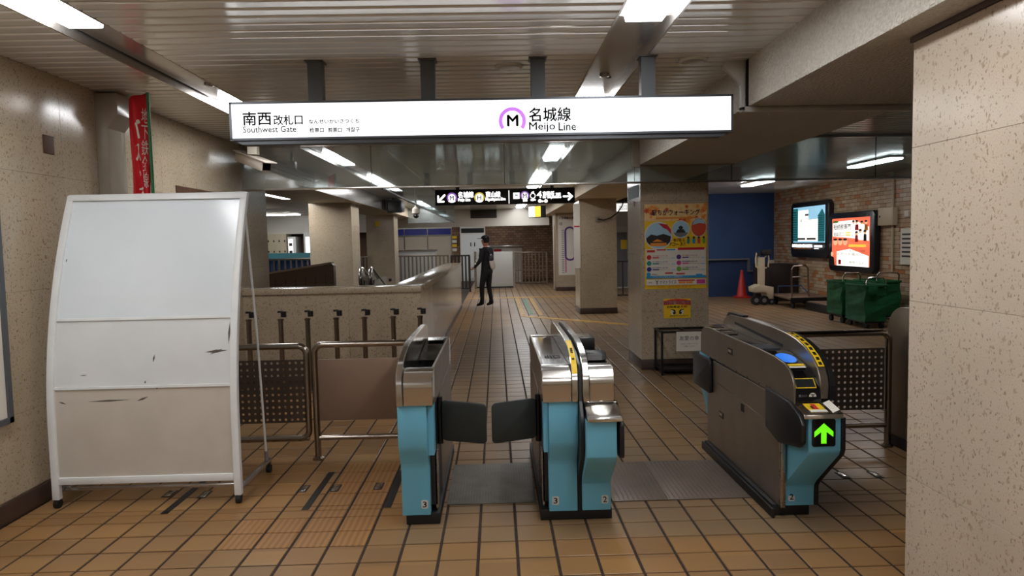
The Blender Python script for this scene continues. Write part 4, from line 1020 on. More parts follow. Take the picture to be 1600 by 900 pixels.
# ---- framed notice board at the left edge
nb = thing('notice_board', 'white notice board in a dark frame at the left edge', 'board', (LX, 3.6, .6))
b = MB(); y0, y1, z0, z1 = 2.95, 4.13, .59, 2.07
for bx_ in ((LX, LX+.03, y0, y1, z0, z0+.035), (LX, LX+.03, y0, y1, z1-.035, z1), (LX, LX+.03, y0, y0+.035, z0, z1), (LX, LX+.03, y1-.035, y1, z0, z1)): b.box(*bx_)
b.build('frame', 'hanger', nb); MB().box(LX, LX+.015, y0+.035, y1-.035, z0+.035, z1-.035).build('sheet', 'paper', nb)
q = at(75, 226, X=LX)
tag(MB().box(LX, LX+.006, q.y-.055, q.y+.055, q.z-.06, q.z+.06).build('wall_cover_plate', 'brownwall', bevel=.002), 'small square brown cover plate high on the left wall', 'cover plate')
q = at(310, 296, X=LX)
tag(MB().box(LX, LX+.01, 6.45, 7.5, q.z-.12, q.z).build('wall_recess_cover', 'brownwall'), 'brown flat panel on the left wall above the whiteboard', 'panel')
# ================================================================== PILLAR POSTER, RACK
PYF = 8.348
def sheet(name, label, x0, y0, x1, y1, Y, m, cat='poster', th=.002):
    a, c = at(x0, y1, Y=Y), at(x1, y0, Y=Y)
    t = thing(name, label, cat, ((a.x+c.x)/2, Y, a.z)); MB().box(a.x, c.x, Y-th, Y, a.z, c.z).build('sheet', m, t)
    return t, a.x, a.z, c.x-a.x, c.z-a.z
po, ox, oz, pw, ph = sheet('autumn_poster', 'large yellow autumn walking poster on the near pillar', 1008, 317.5, 1104, 452, PYF, 'paper_yellow')
class Print:
    """flat print on a sheet facing -Y, in fractions of the sheet (u right, v up)"""
    def __init__(s, t, ox, oz, w_, h_, Y): s.t, s.ox, s.oz, s.w, s.h, s.Y, s.k = t, ox, oz, w_, h_, Y, 0
    def P(s, u, v): return (s.ox+u*s.w, s.Y, s.oz+v*s.h)
    def lift(s): s.k += 1; return .0006+.00012*s.k
    def rect(s, nm, u0, v0, u1, v1, m): return card(nm, s.t, s.P(u0, v0), UX, UZ, (u1-u0)*s.w, (v1-v0)*s.h, m, s.lift(), .0001)
    def ell(s, nm, u, v, a, b, m, a0=0, a1=2*PI): p = Vector(s.P(u, v)); p.y -= s.lift(); return MB().disc(p, UX, UZ, a*s.w, b*s.h, 24, a0, a1).build(nm, m, s.t)
    def poly(s, nm, pts, m): l = s.lift(); return MB().quad(*[Vector(s.P(u, v))-UY*l for u, v in pts]).build(nm, m, s.t)
    def text(s, st, u0, v0, u1, v1, m, bold=0., nm='lettering', vertical=False): return lettering(nm, st, s.t, s.P(u0, v0), UX, UZ, (u1-u0)*s.w, (v1-v0)*s.h, m, s.lift(), bold, vertical)
P = Print(po, ox, oz, pw, ph, PYF-.002)
P.rect('header_field', 0, .80, 1, 1, 'paper_peach')
def maple(u, v, r, m, rot):
    pts = []
    for i in range(14):
        a = rot+PI*2*i/14; rr = r*(1 if i % 2 == 0 else .45); pts.append((u+rr*math.cos(a), v+rr*math.sin(a)*pw/ph))
    P.poly('maple_print', pts, m)
for k in range(26):
    u, v = random.choice([(random.uniform(.02, .98), random.uniform(.93, .99)), (random.uniform(.02, .12), random.uniform(.8, .97)), (random.uniform(.9, .98), random.uniform(.82, .97)), (random.uniform(.1, .9), random.uniform(.79, .835))])
    maple(u, v, random.uniform(.03, .06), random.choice(['leaf_red', 'leaf_orange', 'leaf_orange']), random.random()*6)
P.text('駅ちかウォーキング', .115, .865, .89, .935, 'navy', .012)
P.rect('tagline_bar', .18, .825, .82, .845, 'leaf_orange')
P.ell('photo_rim', .22, .63, .225, .165, 'paper'); P.ell('photo_sky', .22, .63, .21, .152, 'print_sky'); P.poly('photo_trees', [(.02, .60), (.1, .645), (.2, .63), (.30, .65), (.42, .62), (.41, .56), (.36, .52), (.08, .52), (.03, .56)], 'print_dark')
P.poly('photo_leaves', [(.22, .775), (.36, .76), (.42, .70), (.43, .64), (.36, .70), (.30, .72)], 'print_red'); P.rect('photo_water', .09, .505, .35, .545, 'leaf_orange'); P.poly('photo_boat', [(.12, .56), (.2, .59), (.3, .56)], 'leaf_orange')
P.ell('photo_rim', .58, .70, .145, .105, 'paper'); P.ell('photo_sky', .58, .70, .132, .096, 'print_sky')
P.poly('photo_castle', [(.50, .66), (.66, .66), (.63, .70), (.60, .70), (.62, .725), (.58, .745), (.54, .725), (.56, .70), (.53, .70)], 'print_dark'); P.poly('photo_ground', [(.46, .66), (.70, .66), (.66, .625), (.58, .605), (.50, .625)], 'print_grey')
P.ell('photo_rim', .87, .72, .13, .115, 'paper'); P.ell('photo_leaves', .87, .72, .12, .105, 'leaf_red'); P.poly('photo_sky', [(.77, .75), (.80, .80), (.87, .823), (.95, .80), (.97, .76), (.88, .77)], 'print_sky')
P.text('秋が彩る', .46, .555, .64, .595, 'print_red', .01); P.text('7コース!!', .40, .505, .65, .545, 'print_red', .01)
for u, m in ((.70, 'print_teal'), (.79, 'print_blue'), (.87, 'leaf_red'), (.95, 'print_green')): P.ell('walker_head', u, .60, .018, .014, 'print_dark'); P.poly('walker_body', [(u-.02, .53), (u-.025, .585), (u+.025, .585), (u+.02, .53)], m)
P.rect('course_field', .015, .125, .985, .475, 'paper')
P.rect('heading', .03, .435, .16, .46, 'print_red'); P.rect('heading', .19, .455, .34, .47, 'print_red'); P.rect('heading', .35, .455, .49, .47, 'print_blue'); P.rect('heading', .53, .455, .96, .485, 'print_red')
for k, (m1, m2) in enumerate((('print_red', 'print_purple'), ('print_teal', 'print_pink'), ('navy', 'print_green'))):
    v = .375-.07*k
    for u, m in ((.065, m1), (.545, m2)):
        P.ell('course_dot', u, v, .038, .028, m)
        P.text('地下鉄駅から歩く秋', u+.055, v+.008, u+.30, v+.024, 'print_red' if k == 0 else 'navy'); P.rect('course_chip', u+.055, v-.012, u+.16, v+.001, m); P.text('約八キロ コース', u+.17, v-.014, u+.33, v-.002, 'print_grey'); P.rect('course_chip', u+.36, v-.018, u+.42, v-.006, 'print_sky')
P.ell('course_dot', .055, .175, .034, .025, 'print_blue'); P.text('参加の方', .11, .165, .20, .185, 'ink'); P.rect('note_chip', .32, .18, .45, .195, 'print_red'); P.rect('note_chip', .5, .17, .64, .185, 'print_red'); P.rect('note_chip', .82, .155, .92, .17, 'print_blue')
P.rect('blue_bar', .015, .128, .985, .155, 'print_blue'); P.text('ハイキングのご案内 詳しくは係員まで', .12, .133, .60, .150, 'paper')
P.rect('sponsor_field', .02, .045, .985, .115, 'paper'); P.text('協賛', .05, .07, .11, .085, 'ink'); P.text('Y', .165, .055, .215, .102, 'ink', .03); P.text('ヤマトライス', .235, .06, .50, .10, 'ink', .012)
for u in (.54, .66): P.rect('sponsor_chip', u, .06, u+.11, .085, 'leaf_orange'); 
P.rect('sponsor_chip', .53, .09, .80, .105, 'print_red'); P.rect('sponsor_chip', .83, .055, .97, .105, 'print_pink'); P.text('お問い合わせは各駅まで', .20, .015, .80, .035, 'leaf_red')
# ---- yellow warning notice
wn_, ox, oz, pw2, ph2 = sheet('warning_notice', 'small yellow and red warning notice with staring eyes on the pillar', 1037, 466, 1079, 497.5, PYF, 'paper_yellow')
P = Print(wn_, ox, oz, pw2, ph2, PYF-.002)
P.poly('red_band', [(.0, .68), (.0, .88), (.25, .96), (.5, .985), (.75, .96), (1, .88), (1, .65), (.75, .68), (.5, .70), (.25, .68)], 'print_red'); P.text('特別警戒地域', .04, .70, .96, .90, 'paper', .02)
P.text('自転車盗', .13, .52, .60, .64, 'ink', .02); P.text('多発!', .63, .52, .88, .65, 'print_red', .02)
for u, s_ in ((.36, 1), (.65, -1)):
    P.ell('eye_white', u, .30, .09, .13, 'paper'); P.ell('eye_dark', u+.03*s_, .29, .055, .095, 'ink'); P.ell('eye_glint', u+.01*s_, .33, .016, .025, 'paper')
    P.poly('eyebrow', [(u-.12*s_, .46), (u-.02*s_, .46), (u+.08*s_, .40), (u+.07*s_, .36), (u-.06*s_, .42)], 'ink')
P.text('警察署 防犯協会連合会', .22, .09, .92, .15, 'ink')
# ---- umbrella rack and its card
ur = thing('umbrella_rack', 'low black umbrella rack with frame legs at the pillar foot', 'umbrella rack', (2.15, 8.2, 0))
rx0, rx1, ry0, ry1, rt = 1.915, 2.50, 7.98, 8.32, .50
for x in (rx0, rx1):
    for yy in (ry0, ry1): MB().box(x-.012, x+.012, yy-.012, yy+.012, 0, rt).build('leg', 'black', ur)
for yy in (ry0, ry1): MB().box(rx0-.012, rx1+.012, yy-.012, yy+.012, rt, rt+.024).build('top_bar', 'black', ur)
for x in (rx0, (rx0+rx1)/2, rx1): MB().box(x-.012, x+.012, ry0+.012, ry1-.012, rt, rt+.024).build('top_bar', 'black', ur)
for yy in (ry0, ry1): MB().box(rx0, rx1, yy-.008, yy+.008, .05, .075).build('lower_bar', 'black', ur)
MB().box(rx0, rx1, ry0, ry1, .045, .055).build('drip_tray', 'fence_dark', ur)
for x in (rx0, rx1): MB().box(x-.008, x+.008, ry0, ry1, .05, .12).build('side_bar', 'black', ur)
a, c = at(1057, 549, Y=7.96), at(1097, 519, Y=7.96)
cdv = thing('notice_card', 'cream paper card hung on the front of the black umbrella rack', 'notice', ((a.x+c.x)/2, 7.96, a.z)); MB().box(a.x, c.x, 7.958, 7.966, a.z, c.z+.01).build('sheet', 'paper', cdv)
P = Print(cdv, a.x, a.z, c.x-a.x, c.z-a.z, 7.958); P.text('友愛の傘', .12, .58, .88, .82, 'ink'); P.text('ご自由にお使いください', .14, .36, .86, .44, 'print_grey'); P.text('お願いします', .28, .22, .72, .30, 'print_grey')
# ---- things on the other pillars
rm, ox, oz, pw, ph = sheet('route_map', 'white loop line route map on the far pillar', 873, 335, 905, 430, 22.14, 'paper', 'map')
P = Print(rm, ox, oz, pw, ph, 22.138)
P.rect('map_head', .03, .915, .97, .985, 'paper'); P.text('M 名城線 H 東山線', .05, .925, .97, .965, 'ink', .02); P.text('4号線', .05, .82, .2, .88, 'ink')
def loop(cu, cv0, cv1, ru, rv, wd):
    l = P.lift(); mb = MB(); pts = [(cu+ru*math.cos(a), cv1+rv*math.sin(a)) for a in [PI*i/10 for i in range(11)]] + [(cu+ru*math.cos(a), cv0+rv*math.sin(a)) for a in [PI+PI*i/10 for i in range(11)]]
    for i in range(len(pts)):
        j = (i+1) % len(pts); mb.obox((Vector(P.P(*pts[i]))+Vector(P.P(*pts[j])))/2-UY*l, (Vector(P.P(*pts[j]))-Vector(P.P(*pts[i]))).normalized(), UY, (Vector(P.P(*pts[j]))-Vector(P.P(*pts[i]))).normalized().cross(UY), (Vector(P.P(*pts[j]))-Vector(P.P(*pts[i]))).length/2, .0005, wd)
    mb.build('loop_line', 'print_purple', rm)
loop(.55, .31, .73, .21, .06, .03); P.rect('branch_line', .32, .04, .37, .35, 'print_pink')
for k in range(15):
    v = .29+k*.032
    P.rect('station_name', .80, v, .93, v+.012, 'print_grey'); P.rect('station_name', .16, v, .28, v+.012, 'print_grey')
for k in range(7): P.rect('station_name', .16, .04+k*.035, .28, .052+k*.035, 'print_grey')
t, *_ = sheet('side_notice', 'narrow white notice strip with a red line on the cabled pillar', 897, 318, 906, 419, 14.94, 'paper', 'notice'); a = at(897, 355, Y=14.938); MB().box(a.x, a.x+.12, 14.934, 14.938, a.z, a.z+.03).build('red_line', 'print_red', t)
cb = thing('cable', 'black cable drooping from a socket on the pillar up to the beam', 'cable', (2.1, 14.9, 2.0))
pts = [at(x, y, Y=14.9) for x, y in ((934, 342), (943, 344), (955, 340), (965, 332), (972, 322), (976, 308))]
MB().tube(pts, .014, 8).build('cord', 'rubber', cb, smooth=True); q = pts[0]; MB().box(q.x-.05, q.x+.05, 14.915, 14.948, q.z-.06, q.z+.05).build('socket', 'casing', cb)
a, c = at(981, 309, Y=8.6), at(1001, 289, Y=8.6)
t = thing('small_lit_panel', 'small pale reflective panel high on the near pillar corner', 'panel', (1.74, 8.6, 2.2)); MB().box(1.745, 1.752, 8.45, 9.1, 2.12, 2.27).build('plate', 'print_sky', t); MB().box(1.744, 1.752, 8.7, 8.78, 2.02, 2.08).build('switch', 'brownpanel', t)

# ================================================================== RIGHT ALCOVE
bwp = thing('blue_hoarding', 'tall dark blue hoarding with a low opening at the alcove back', 'hoarding', (6.7, 18.6, 0))
zc = 2.774
x0, x1, xs, xe = 5.2, 7.49, at(1171, 404, Y=18.5).x, at(1180, 420, Y=18.5).x
z1, z2 = at(1140, 404, Y=18.5).z, at(1185, 422, Y=18.5).z
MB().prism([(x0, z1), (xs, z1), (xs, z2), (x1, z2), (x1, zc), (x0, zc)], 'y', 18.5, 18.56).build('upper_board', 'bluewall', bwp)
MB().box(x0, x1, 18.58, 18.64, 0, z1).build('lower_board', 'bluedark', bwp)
MB().prism([(x0, z1-.04), (xs-.04, z1-.04), (xs-.04, z2-.04), (x1, z2-.04), (x1, z2), (xs, z2), (xs, z1), (x0, z1)], 'y', 18.46, 18.58).build('opening_trim', 'print_grey', bwp)
a = at(1206, 409, Y=18.49); MB().box(a.x-.06, a.x+.06, 18.485, 18.5, a.z-.05, a.z+.05).build('label_plate', 'paper', bwp)
cn = thing('traffic_cone', 'red traffic cone in front of the blue hoarding', 'cone', (6.53, 18.25, 0))
MB().prism([(6.34+a_, 18.06+b_) for a_, b_ in rounded(.38, .38, .05)], 'z', 0, .035).build('base', 'cone', cn); MB().lathe([(.155, .035), (.13, .08), (.03, .72), (.02, .735)], (6.53, 18.25, 0), 20).build('body', 'cone', cn, smooth=True)
# stair-lift machine (cream hand truck)
lf = thing('lift_truck', 'cream powered hand truck with black wheels beside the blue hoarding', 'hand truck', (6.3, 16.2, 0))
LXc, LY = 6.28, 16.25
MB().box(LXc-.07, LXc+.07, LY-.05, LY+.07, .35, 1.12).build('mast', 'cream', lf, bevel=.01)
MB().prism([(LXc-.24, .30), (LXc-.26, .42), (LXc-.1, .48), (LXc+.22, .42), (LXc+.22, .14), (LXc+.08, .14), (LXc+.04, .3)], 'y', LY-.2, LY+.16).build('body', 'cream', lf, bevel=.01)
for s_ in (-1, 1): MB().tube([(LXc+s_*.07, LY-.05, 1.12), (LXc+s_*.14, LY-.06, 1.22), (LXc+s_*.155, LY-.06, 1.08), (LXc+s_*.145, LY-.06, .9), (LXc+s_*.07, LY-.05, .86)], .02, 8).build('handle', 'cream', lf, smooth=True)
MB().box(LXc-.02, LXc+.22, LY-.08, LY+.02, 1.16, 1.3).build('control_box', 'black', lf, bevel=.01); MB().box(LXc-.12, LXc-.04, LY-.08, LY, 1.15, 1.22).build('grip', 'black', lf)
for x, yy, r in ((LXc-.02, LY-.22, .115), (LXc-.2, LY-.2, .12), (LXc-.02, LY+.18, .12), (LXc+.18, LY-.16, .075)):
    wv_ = MB().cyl((x, yy-.03, r), (x, yy+.03, r), r, 18).build('wheel', 'rubber', lf, smooth=True); MB().cyl((x, yy-.034, r), (x, yy+.034, r), r*.45, 12).build('hub', 'print_grey', wv_)
MB().tube([(LXc+.08, LY-.06, .95), (LXc+.17, LY-.08, .8), (LXc+.18, LY-.1, .6), (LXc+.12, LY-.1, .45)], .012, 8).build('cable', 'rubber', lf, smooth=True)
# dark box behind
dbx = thing('storage_box', 'dark brown board box behind the platform trolley', 'box', (7.1, 17.3, 0)); a, c = at(1193, 414, Y=16.9), at(1250, 413, Y=16.9)
MB().box(a.x, c.x-.05, 16.9, 17.6, 0, .90).build('body', 'darkbox', dbx, bevel=.01); MB().box(a.x-.01, c.x-.04, 16.89, 17.61, .90, .92).build('lid', 'darkbox', dbx)
# platform trolley and a low dark pallet deck
pt = thing('platform_trolley', 'flat platform trolley with a bent steel push handle', 'trolley', (6.8, 15.6, 0))
MB().prism([(6.45, 15.0), (7.35, 15.0), (7.42, 16.3), (6.55, 16.3)], 'z', .20, .25).build('deck', 'brownpanel', pt, bevel=.006)
MB().tube([(6.5, 15.05, .25), (6.48, 15.03, .88), (6.53, 15.05, .95), (6.86, 15.2, .95), (6.93, 15.22, .88), (6.95, 15.22, .25)], .02, 8).build('push_handle', 'tube', pt, smooth=True); MB().cyl((6.48, 15.04, .7), (6.94, 15.22, .7), .012, 8).build('handle_bar', 'tube', pt)
for x, yy in ((6.55, 15.1), (7.25, 15.1), (6.62, 16.2), (7.3, 16.2)): MB().cyl((x-.02, yy, .07), (x+.02, yy, .07), .07, 14).build('wheel', 'rubber', pt); MB().box(x-.03, x+.03, yy-.03, yy+.03, .12, .2).build('caster_fork', 'black', pt)
MB().tube([(6.7, 16.28, .25), (6.7, 16.28, .42), (7.25, 16.28, .42), (7.35, 16.1, .25)], .014, 8).build('side_bar', 'bluewall', pt, smooth=True)
MB().box(6.44, 7.43, 14.98, 15.0, .14, .25).build('bumper', 'black', pt)
pal = thing('low_platform', 'low black platform lying along the brick wall', 'platform', (7.1, 13.9, 0)); MB().box(6.72, 7.28, 13.3, 14.85, 0, .17).build('body', 'black', pal, bevel=.008); MB().box(6.74, 7.26, 13.32, 14.83, .17, .185).build('deck', 'brownpanel', pal)
# green canvas carts
def cart(label, x0, x1, y0, y1, z0, z1, hz, loc):
    t = thing('canvas_cart', label, 'cart', ((x0+x1)/2, (y0+y1)/2, 0), 'green canvas carts'); mb = MB(); n = 7; per = []
    for k in range(n+1):
        z = z0+(z1-z0)*k/n; s_ = .012*math.sin(k*1.3); per.append([(x0+s_, y0-s_, z), ((x0+x1)/2, y0+.01+.012*math.cos(k*1.7), z+.0), (x1-s_, y0+s_, z), (x1+.01*math.sin(k*2.), (y0+y1)/2, z), (x1, y1, z), ((x0+x1)/2, y1, z), (x0, y1, z), (x0-.01*math.cos(k*2.), (y0+y1)/2, z)])
    for r_ in per: mb.v += r_
    for k in range(n):
        for j in range(8): mb.f.append((k*8+j, k*8+(j+1) % 8, (k+1)*8+(j+1) % 8, (k+1)*8+j))
    mb.f.append(tuple(range(8))); o = mb.build('canvas_bag', 'green', t, smooth=False); sd_ = o.modifiers.new('thick', 'SOLIDIFY'); sd_.thickness = .008
    MB().box(x0-.012, x1+.012, y0-.012, y0+.02, z1-.03, z1+.01).build('hem', 'green', t, bevel=.006); MB().box(x0-.012, x0+.02, y0, y1, z1-.03, z1+.01).build('hem', 'green', t, bevel=.006); MB().box(x1-.02, x1+.012, y0, y1, z1-.03, z1+.01).build('hem', 'green', t, bevel=.006); MB().box(x0-.012, x1+.012, y1-.02, y1+.012, z1-.03, z1+.01).build('hem', 'green', t, bevel=.006)
    MB().box(x0+.05, x0+.2, y0-.028, y0-.014, z1-.16, z1-.02).build('pocket_flap', 'green', t, bevel=.004)
    MB().tube([(x0+.03, y0+.02, z1-.05), (x0+.03, y0, hz-.05), (x0+.07, y0, hz), (x1-.07, y0, hz), (x1-.03, y0, hz-.05), (x1-.03, y0+.02, z1-.05)], .015, 8).build('handle', 'chrome', t, smooth=True)
    MB().box(x0+.02, x1-.02, y0+.02, y1-.02, z0-.03, z0).build('base_frame', 'black', t)
    for x in (x0+.06, x1-.06):
        for yy in (y0+.06, y1-.06): wv_ = MB().cyl((x-.02, yy, .06), (x+.02, yy, .06), .06, 14).build('wheel', 'rubber', t, smooth=True); MB().box(x-.025, x+.025, yy-.025, yy+.025, .1, z0-.02).build('caster_fork', 'black', t)
    return t
cart('green canvas cart with a pocket flap, leftmost of the three carts', 6.24, 6.62, 12.35, 12.9, .16, .76, .91, 0)
cart('green canvas cart in front, with its dark side towards the pier', 6.24, 6.62, 11.55, 12.2, .12, .74, .87, 0)
cart('green canvas cart at the back, mostly behind the pier', 6.78, 7.24, 12.2, 12.95, .14, .76, .92, 0)
# lit advertising boxes on the brick wall
def onwall(px, py):
    """point on the brick face seen at a pixel"""
    d = _r*((px-800)/FPX)+_d*((py-450)/FPX)+_f; o = Vector((0, 0, CAM_H)); p0 = Vector((BX0, BY0, 0))+bn*.012
    t = (p0-o).dot(bn)/d.dot(bn); return o+d*t
AU = -bd if (-bd).dot(UY) < 0 else bd          # along the wall towards the camera = rightwards in view
AU = bd if bd.y < 0 else -bd
def adbox(label, c4, z0, z1):
    l, r = onwall(*c4[0]), onwall(*c4[1]); o = Vector((l.x, l.y, z0)); wd = (Vector((r.x, r.y, 0))-Vector((l.x, l.y, 0))).length; h = z1-z0
    t = thing('advertising_lightbox', label, 'lightbox', tuple(o)); ch = .09
    poly = [(0, ch), (ch, 0), (wd-ch, 0), (wd, ch), (wd, h-ch), (wd-ch, h), (ch, h), (0, h-ch)]
    mb = MB(); n = len(mb.v); k = 8
    ring = [o+AU*a+UZ*b for a, b in poly]
    mb.v += [tuple(p) for p in ring]+[tuple(p+bn*.12) for p in ring]
    mb.f.append(tuple(range(8))); mb.f.append(tuple(range(8, 16)))
    for i in range(8): j = (i+1) % 8; mb.f.append((i, j, 8+j, 8+i))
    mb.build('housing', 'adframe', t, bevel=.02); return t, o+bn*.121, wd, h
class WPrint(Print):
    def __init__(s, t, o, w_, h_): s.t, s.o, s.w, s.h, s.k = t, o, w_, h_, 0
    def P(s, u, v): return s.o+AU*(u*s.w)+UZ*(v*s.h)
    def lift(s): s.k += 1; return .001+.0012*s.k
    def rect(s, nm, u0, v0, u1, v1, m): return card(nm, s.t, s.P(u0, v0), AU, UZ, (u1-u0)*s.w, (v1-v0)*s.h, m, s.lift(), .0005)
    def ell(s, nm, u, v, a, b, m): return MB().disc(s.P(u, v)+bn*s.lift(), AU, UZ, a*s.w, b*s.h, 20).build(nm, m, s.t)
    def poly(s, nm, pts, m): l = s.lift(); return MB().quad(*[s.P(u, v)+bn*l for u, v in pts]).build(nm, m, s.t)
    def text(s, st, u0, v0, u1, v1, m, bold=0., nm='lettering'): return lettering(nm, st, s.t, s.P(u0, v0), AU, UZ, (u1-u0)*s.w, (v1-v0)*s.h, m, s.lift(), bold)
t, o, wd, h = adbox('lit advertising box showing two towers against a blue sky', ((1243, 360), (1303, 360)), 1.09, 2.41)
P = WPrint(t, o+AU*(wd*.08)+UZ*(h*.09), wd*.84, h*.82)
P.rect('sheet', 0, .22, 1, 1, 'sky_sheet'); P.rect('sheet_foot', 0, 0, 1, .22, 'dark_sheet'); P.rect('white_glow', .17, .25, .80, .93, 'white_sheet'); P.rect('sky_print', .50, .72, .82, 1, 'sky_sheet')
P.rect('tower_print', 0, .24, .16, .98, 'teal_sheet'); P.poly('tower_print', [(.80, .24), (.80, .80), (.92, .93), (1, .80), (1, .24)], 'teal_sheet')
for k in range(12): P.rect('floor_band', 0, .28+k*.055, .15, .295+k*.055, 'dark_sheet'); P.rect('floor_band', .81, .28+k*.045, .99, .29+k*.045, 'dark_sheet')
P.text('美しい2つの', .28, .66, .66, .74, 'print_grey'); P.text('サンハウスタワー', .26, .55, .68, .62, 'print_grey'); P.rect('caption', .2, .28, .45, .32, 'print_dark'); P.rect('caption', .5, .28, .78, .32, 'print_dark'); P.rect('mark', .44, .80, .55, .84, 'print_grey')
P.text('PATIO LOUNGE NAGOYA', .03, .115, .68, .18, 'text_white', .01); P.rect('caption', .05, .08, .65, .095, 'leaf_orange'); P.rect('caption', .74, .12, .98, .165, 'text_white'); P.rect('caption', .74, .085, .88, .1, 'text_white')
t, o, wd, h = adbox('lit orange and white advertising box with drawn people, nearest the carts', ((1303, 380), (1376, 380)), .83, 2.085)
P = WPrint(t, o+AU*(wd*.09)+UZ*(h*.10), wd*.82, h*.80)
P.rect('sheet', 0, 0, 1, 1, 'orange_sheet'); P.poly('white_field', [(.02, .62), (.02, .90), (.2, .94), (.6, .95), (.98, .80), (.98, .52), (.55, .58)], 'white_sheet'); P.poly('white_field', [(.14, 0), (.14, .30), (.5, .36), (.98, .22), (.98, 0)], 'white_sheet')
P.text('相続税専門', .04, .76, .52, .88, 'ink', .015); P.text('相談窓口', .05, .62, .34, .71, 'ink', .005); P.rect('yellow_chip', .38, .68, .52, .71, 'lit_yellow'); P.rect('yellow_chip', .38, .63, .52, .66, 'lit_yellow'); P.ell('green_chip', .11, .93, .08, .025, 'print_green')
for u, v, m in ((.60, .86, 'white_sheet'), (.69, .86, 'print_red'), (.82, .84, 'white_sheet'), (.93, .85, 'leaf_orange')): P.poly('person_print', [(u-.05, v-.12), (u-.04, v), (u+.04, v), (u+.05, v-.12)], m); P.ell('face_print', u, v+.04, .035, .035, 'skin_sheet'); P.ell('hair_print', u, v+.065, .036, .022, 'print_dark')
for u, v, m in ((.70, .64, 'print_red'), (.80, .68, 'white_sheet'), (.92, .66, 'dark_sheet')): P.poly('person_print', [(u-.04, v-.14), (u-.035, v), (u+.035, v), (u+.04, v-.14)], m); P.ell('face_print', u, v+.035, .04, .036, 'skin_sheet'); P.ell('hair_print', u, v+.06, .042, .022, 'print_dark')
for u in (.14, .28, .42): P.ell('face_print', u, .50, .06, .07, 'skin_sheet'); P.ell('hair_print', u, .555, .06, .025, 'print_dark')
P.rect('yellow_chip', .52, .40, .96, .45, 'lit_yellow'); P.text('おひとりで悩まずご相談', .18, .30, .95, .35, 'print_grey'); P.text('まずはお電話で', .2, .22, .9, .28, 'print_grey'); P.rect('red_emblem', .24, .03, .32, .13, 'print_red'); P.poly('suit_print', [(0, 0), (0, .17), (.05, .20), (.12, .17), (.14, 0)], 'dark_sheet'); P.ell('face_print', .065, .24, .035, .05, 'skin_sheet'); P.text('税理士法人', .55, .05, .93, .11, 'print_dark')
jb = onwall(1391, 338); t = thing('junction_box', 'cream metal junction box on the brick wall right of the lit posters', 'junction box', tuple(jb)); MB().obox(jb+bn*.05, AU, bn, UZ, .25, .05, .17).build('body', 'cream', t, bevel=.008); MB().obox(jb+bn*.103, AU, bn, UZ, .22, .003, .145).build('door', 'cream', t, bevel=.002); MB().obox(jb+bn*.108-AU*.17, AU, bn, UZ, .015, .004, .02).build('lock', 'black', t)
a, c = jb+AU*.12+bn*.02+UZ*.17, jb+AU*.12+bn*.02
MB().cyl(c-UZ*.17, c-UZ*1.05, .02, 8).build('conduit', 'cream', t); MB().cyl(c+UZ*.17, c+UZ*.9, .02, 8).build('conduit', 'cream', t)
q = onwall(1419, 385); t = thing('wall_notice', 'white notice board on the brick wall at the edge of the pier', 'notice', tuple(q)); MB().obox(q+bn*.012, AU, bn, UZ, .2, .012, .33).build('board', 'paper', t)
for k in range(6): MB().obox(q+bn*.026+UZ*(.22-.08*k)-AU*.02, AU, bn, UZ, .13, .001, .016).build('printed_line', 'print_dark', t)
q = onwall(1419, 334); tag(MB().obox(q+bn*.02, AU, bn, UZ, .06, .02, .055).build('wall_switch', 'paper', bevel=.004), 'small white switch box above the wall notice', 'switch')
# ================================================================== FAR CONCOURSE
def bars(name, label, x0, x1, y, zt, zb, n, m, r=.016, mid=None, post=True, cat='fence'):
    t = thing(name, label, cat, ((x0+x1)/2, y, 0))
    MB().box(x0, x1, y-.03, y+.03, zt-.05, zt).build('top_rail', m, t, bevel=.008); MB().box(x0, x1, y-.02, y+.02, zb, zb+.04).build('bottom_rail', m, t)
    if mid: MB().box(x0, x1, y-.02, y+.02, mid, mid+.035).build('middle_rail', m, t)
    for k in range(n): x = x0+.04+(x1-x0-.08)*k/(n-1); MB().box(x-r, x+r, y-.012, y+.012, zb+.04, zt-.05).build('bar', m, t)
    for k in range(4 if x1-x0 > 2 else 2):
        x = x0+.02+(x1-x0-.04)*k/((4 if x1-x0 > 2 else 2)-1); MB().box(x-.025, x+.025, y-.025, y+.025, 0, zt-.05).build('post', m, t)
    return t
bars('bar_fence', 'brown steel bar fence standing beyond the stair opening', -4.7, -1.55, 22.6, 1.24, .1, 25, 'fence', .026)
bars('bar_fence', 'darker steel bar fence end just left of the walking person', -1.5, -.86, 22.6, 1.22, .1, 6, 'fence_dark', .028)
bars('bar_fence', 'steel bar fence right of the white panel', .62, 1.85, 25.2, 1.24, .1, 10, 'fence', .018, .55)
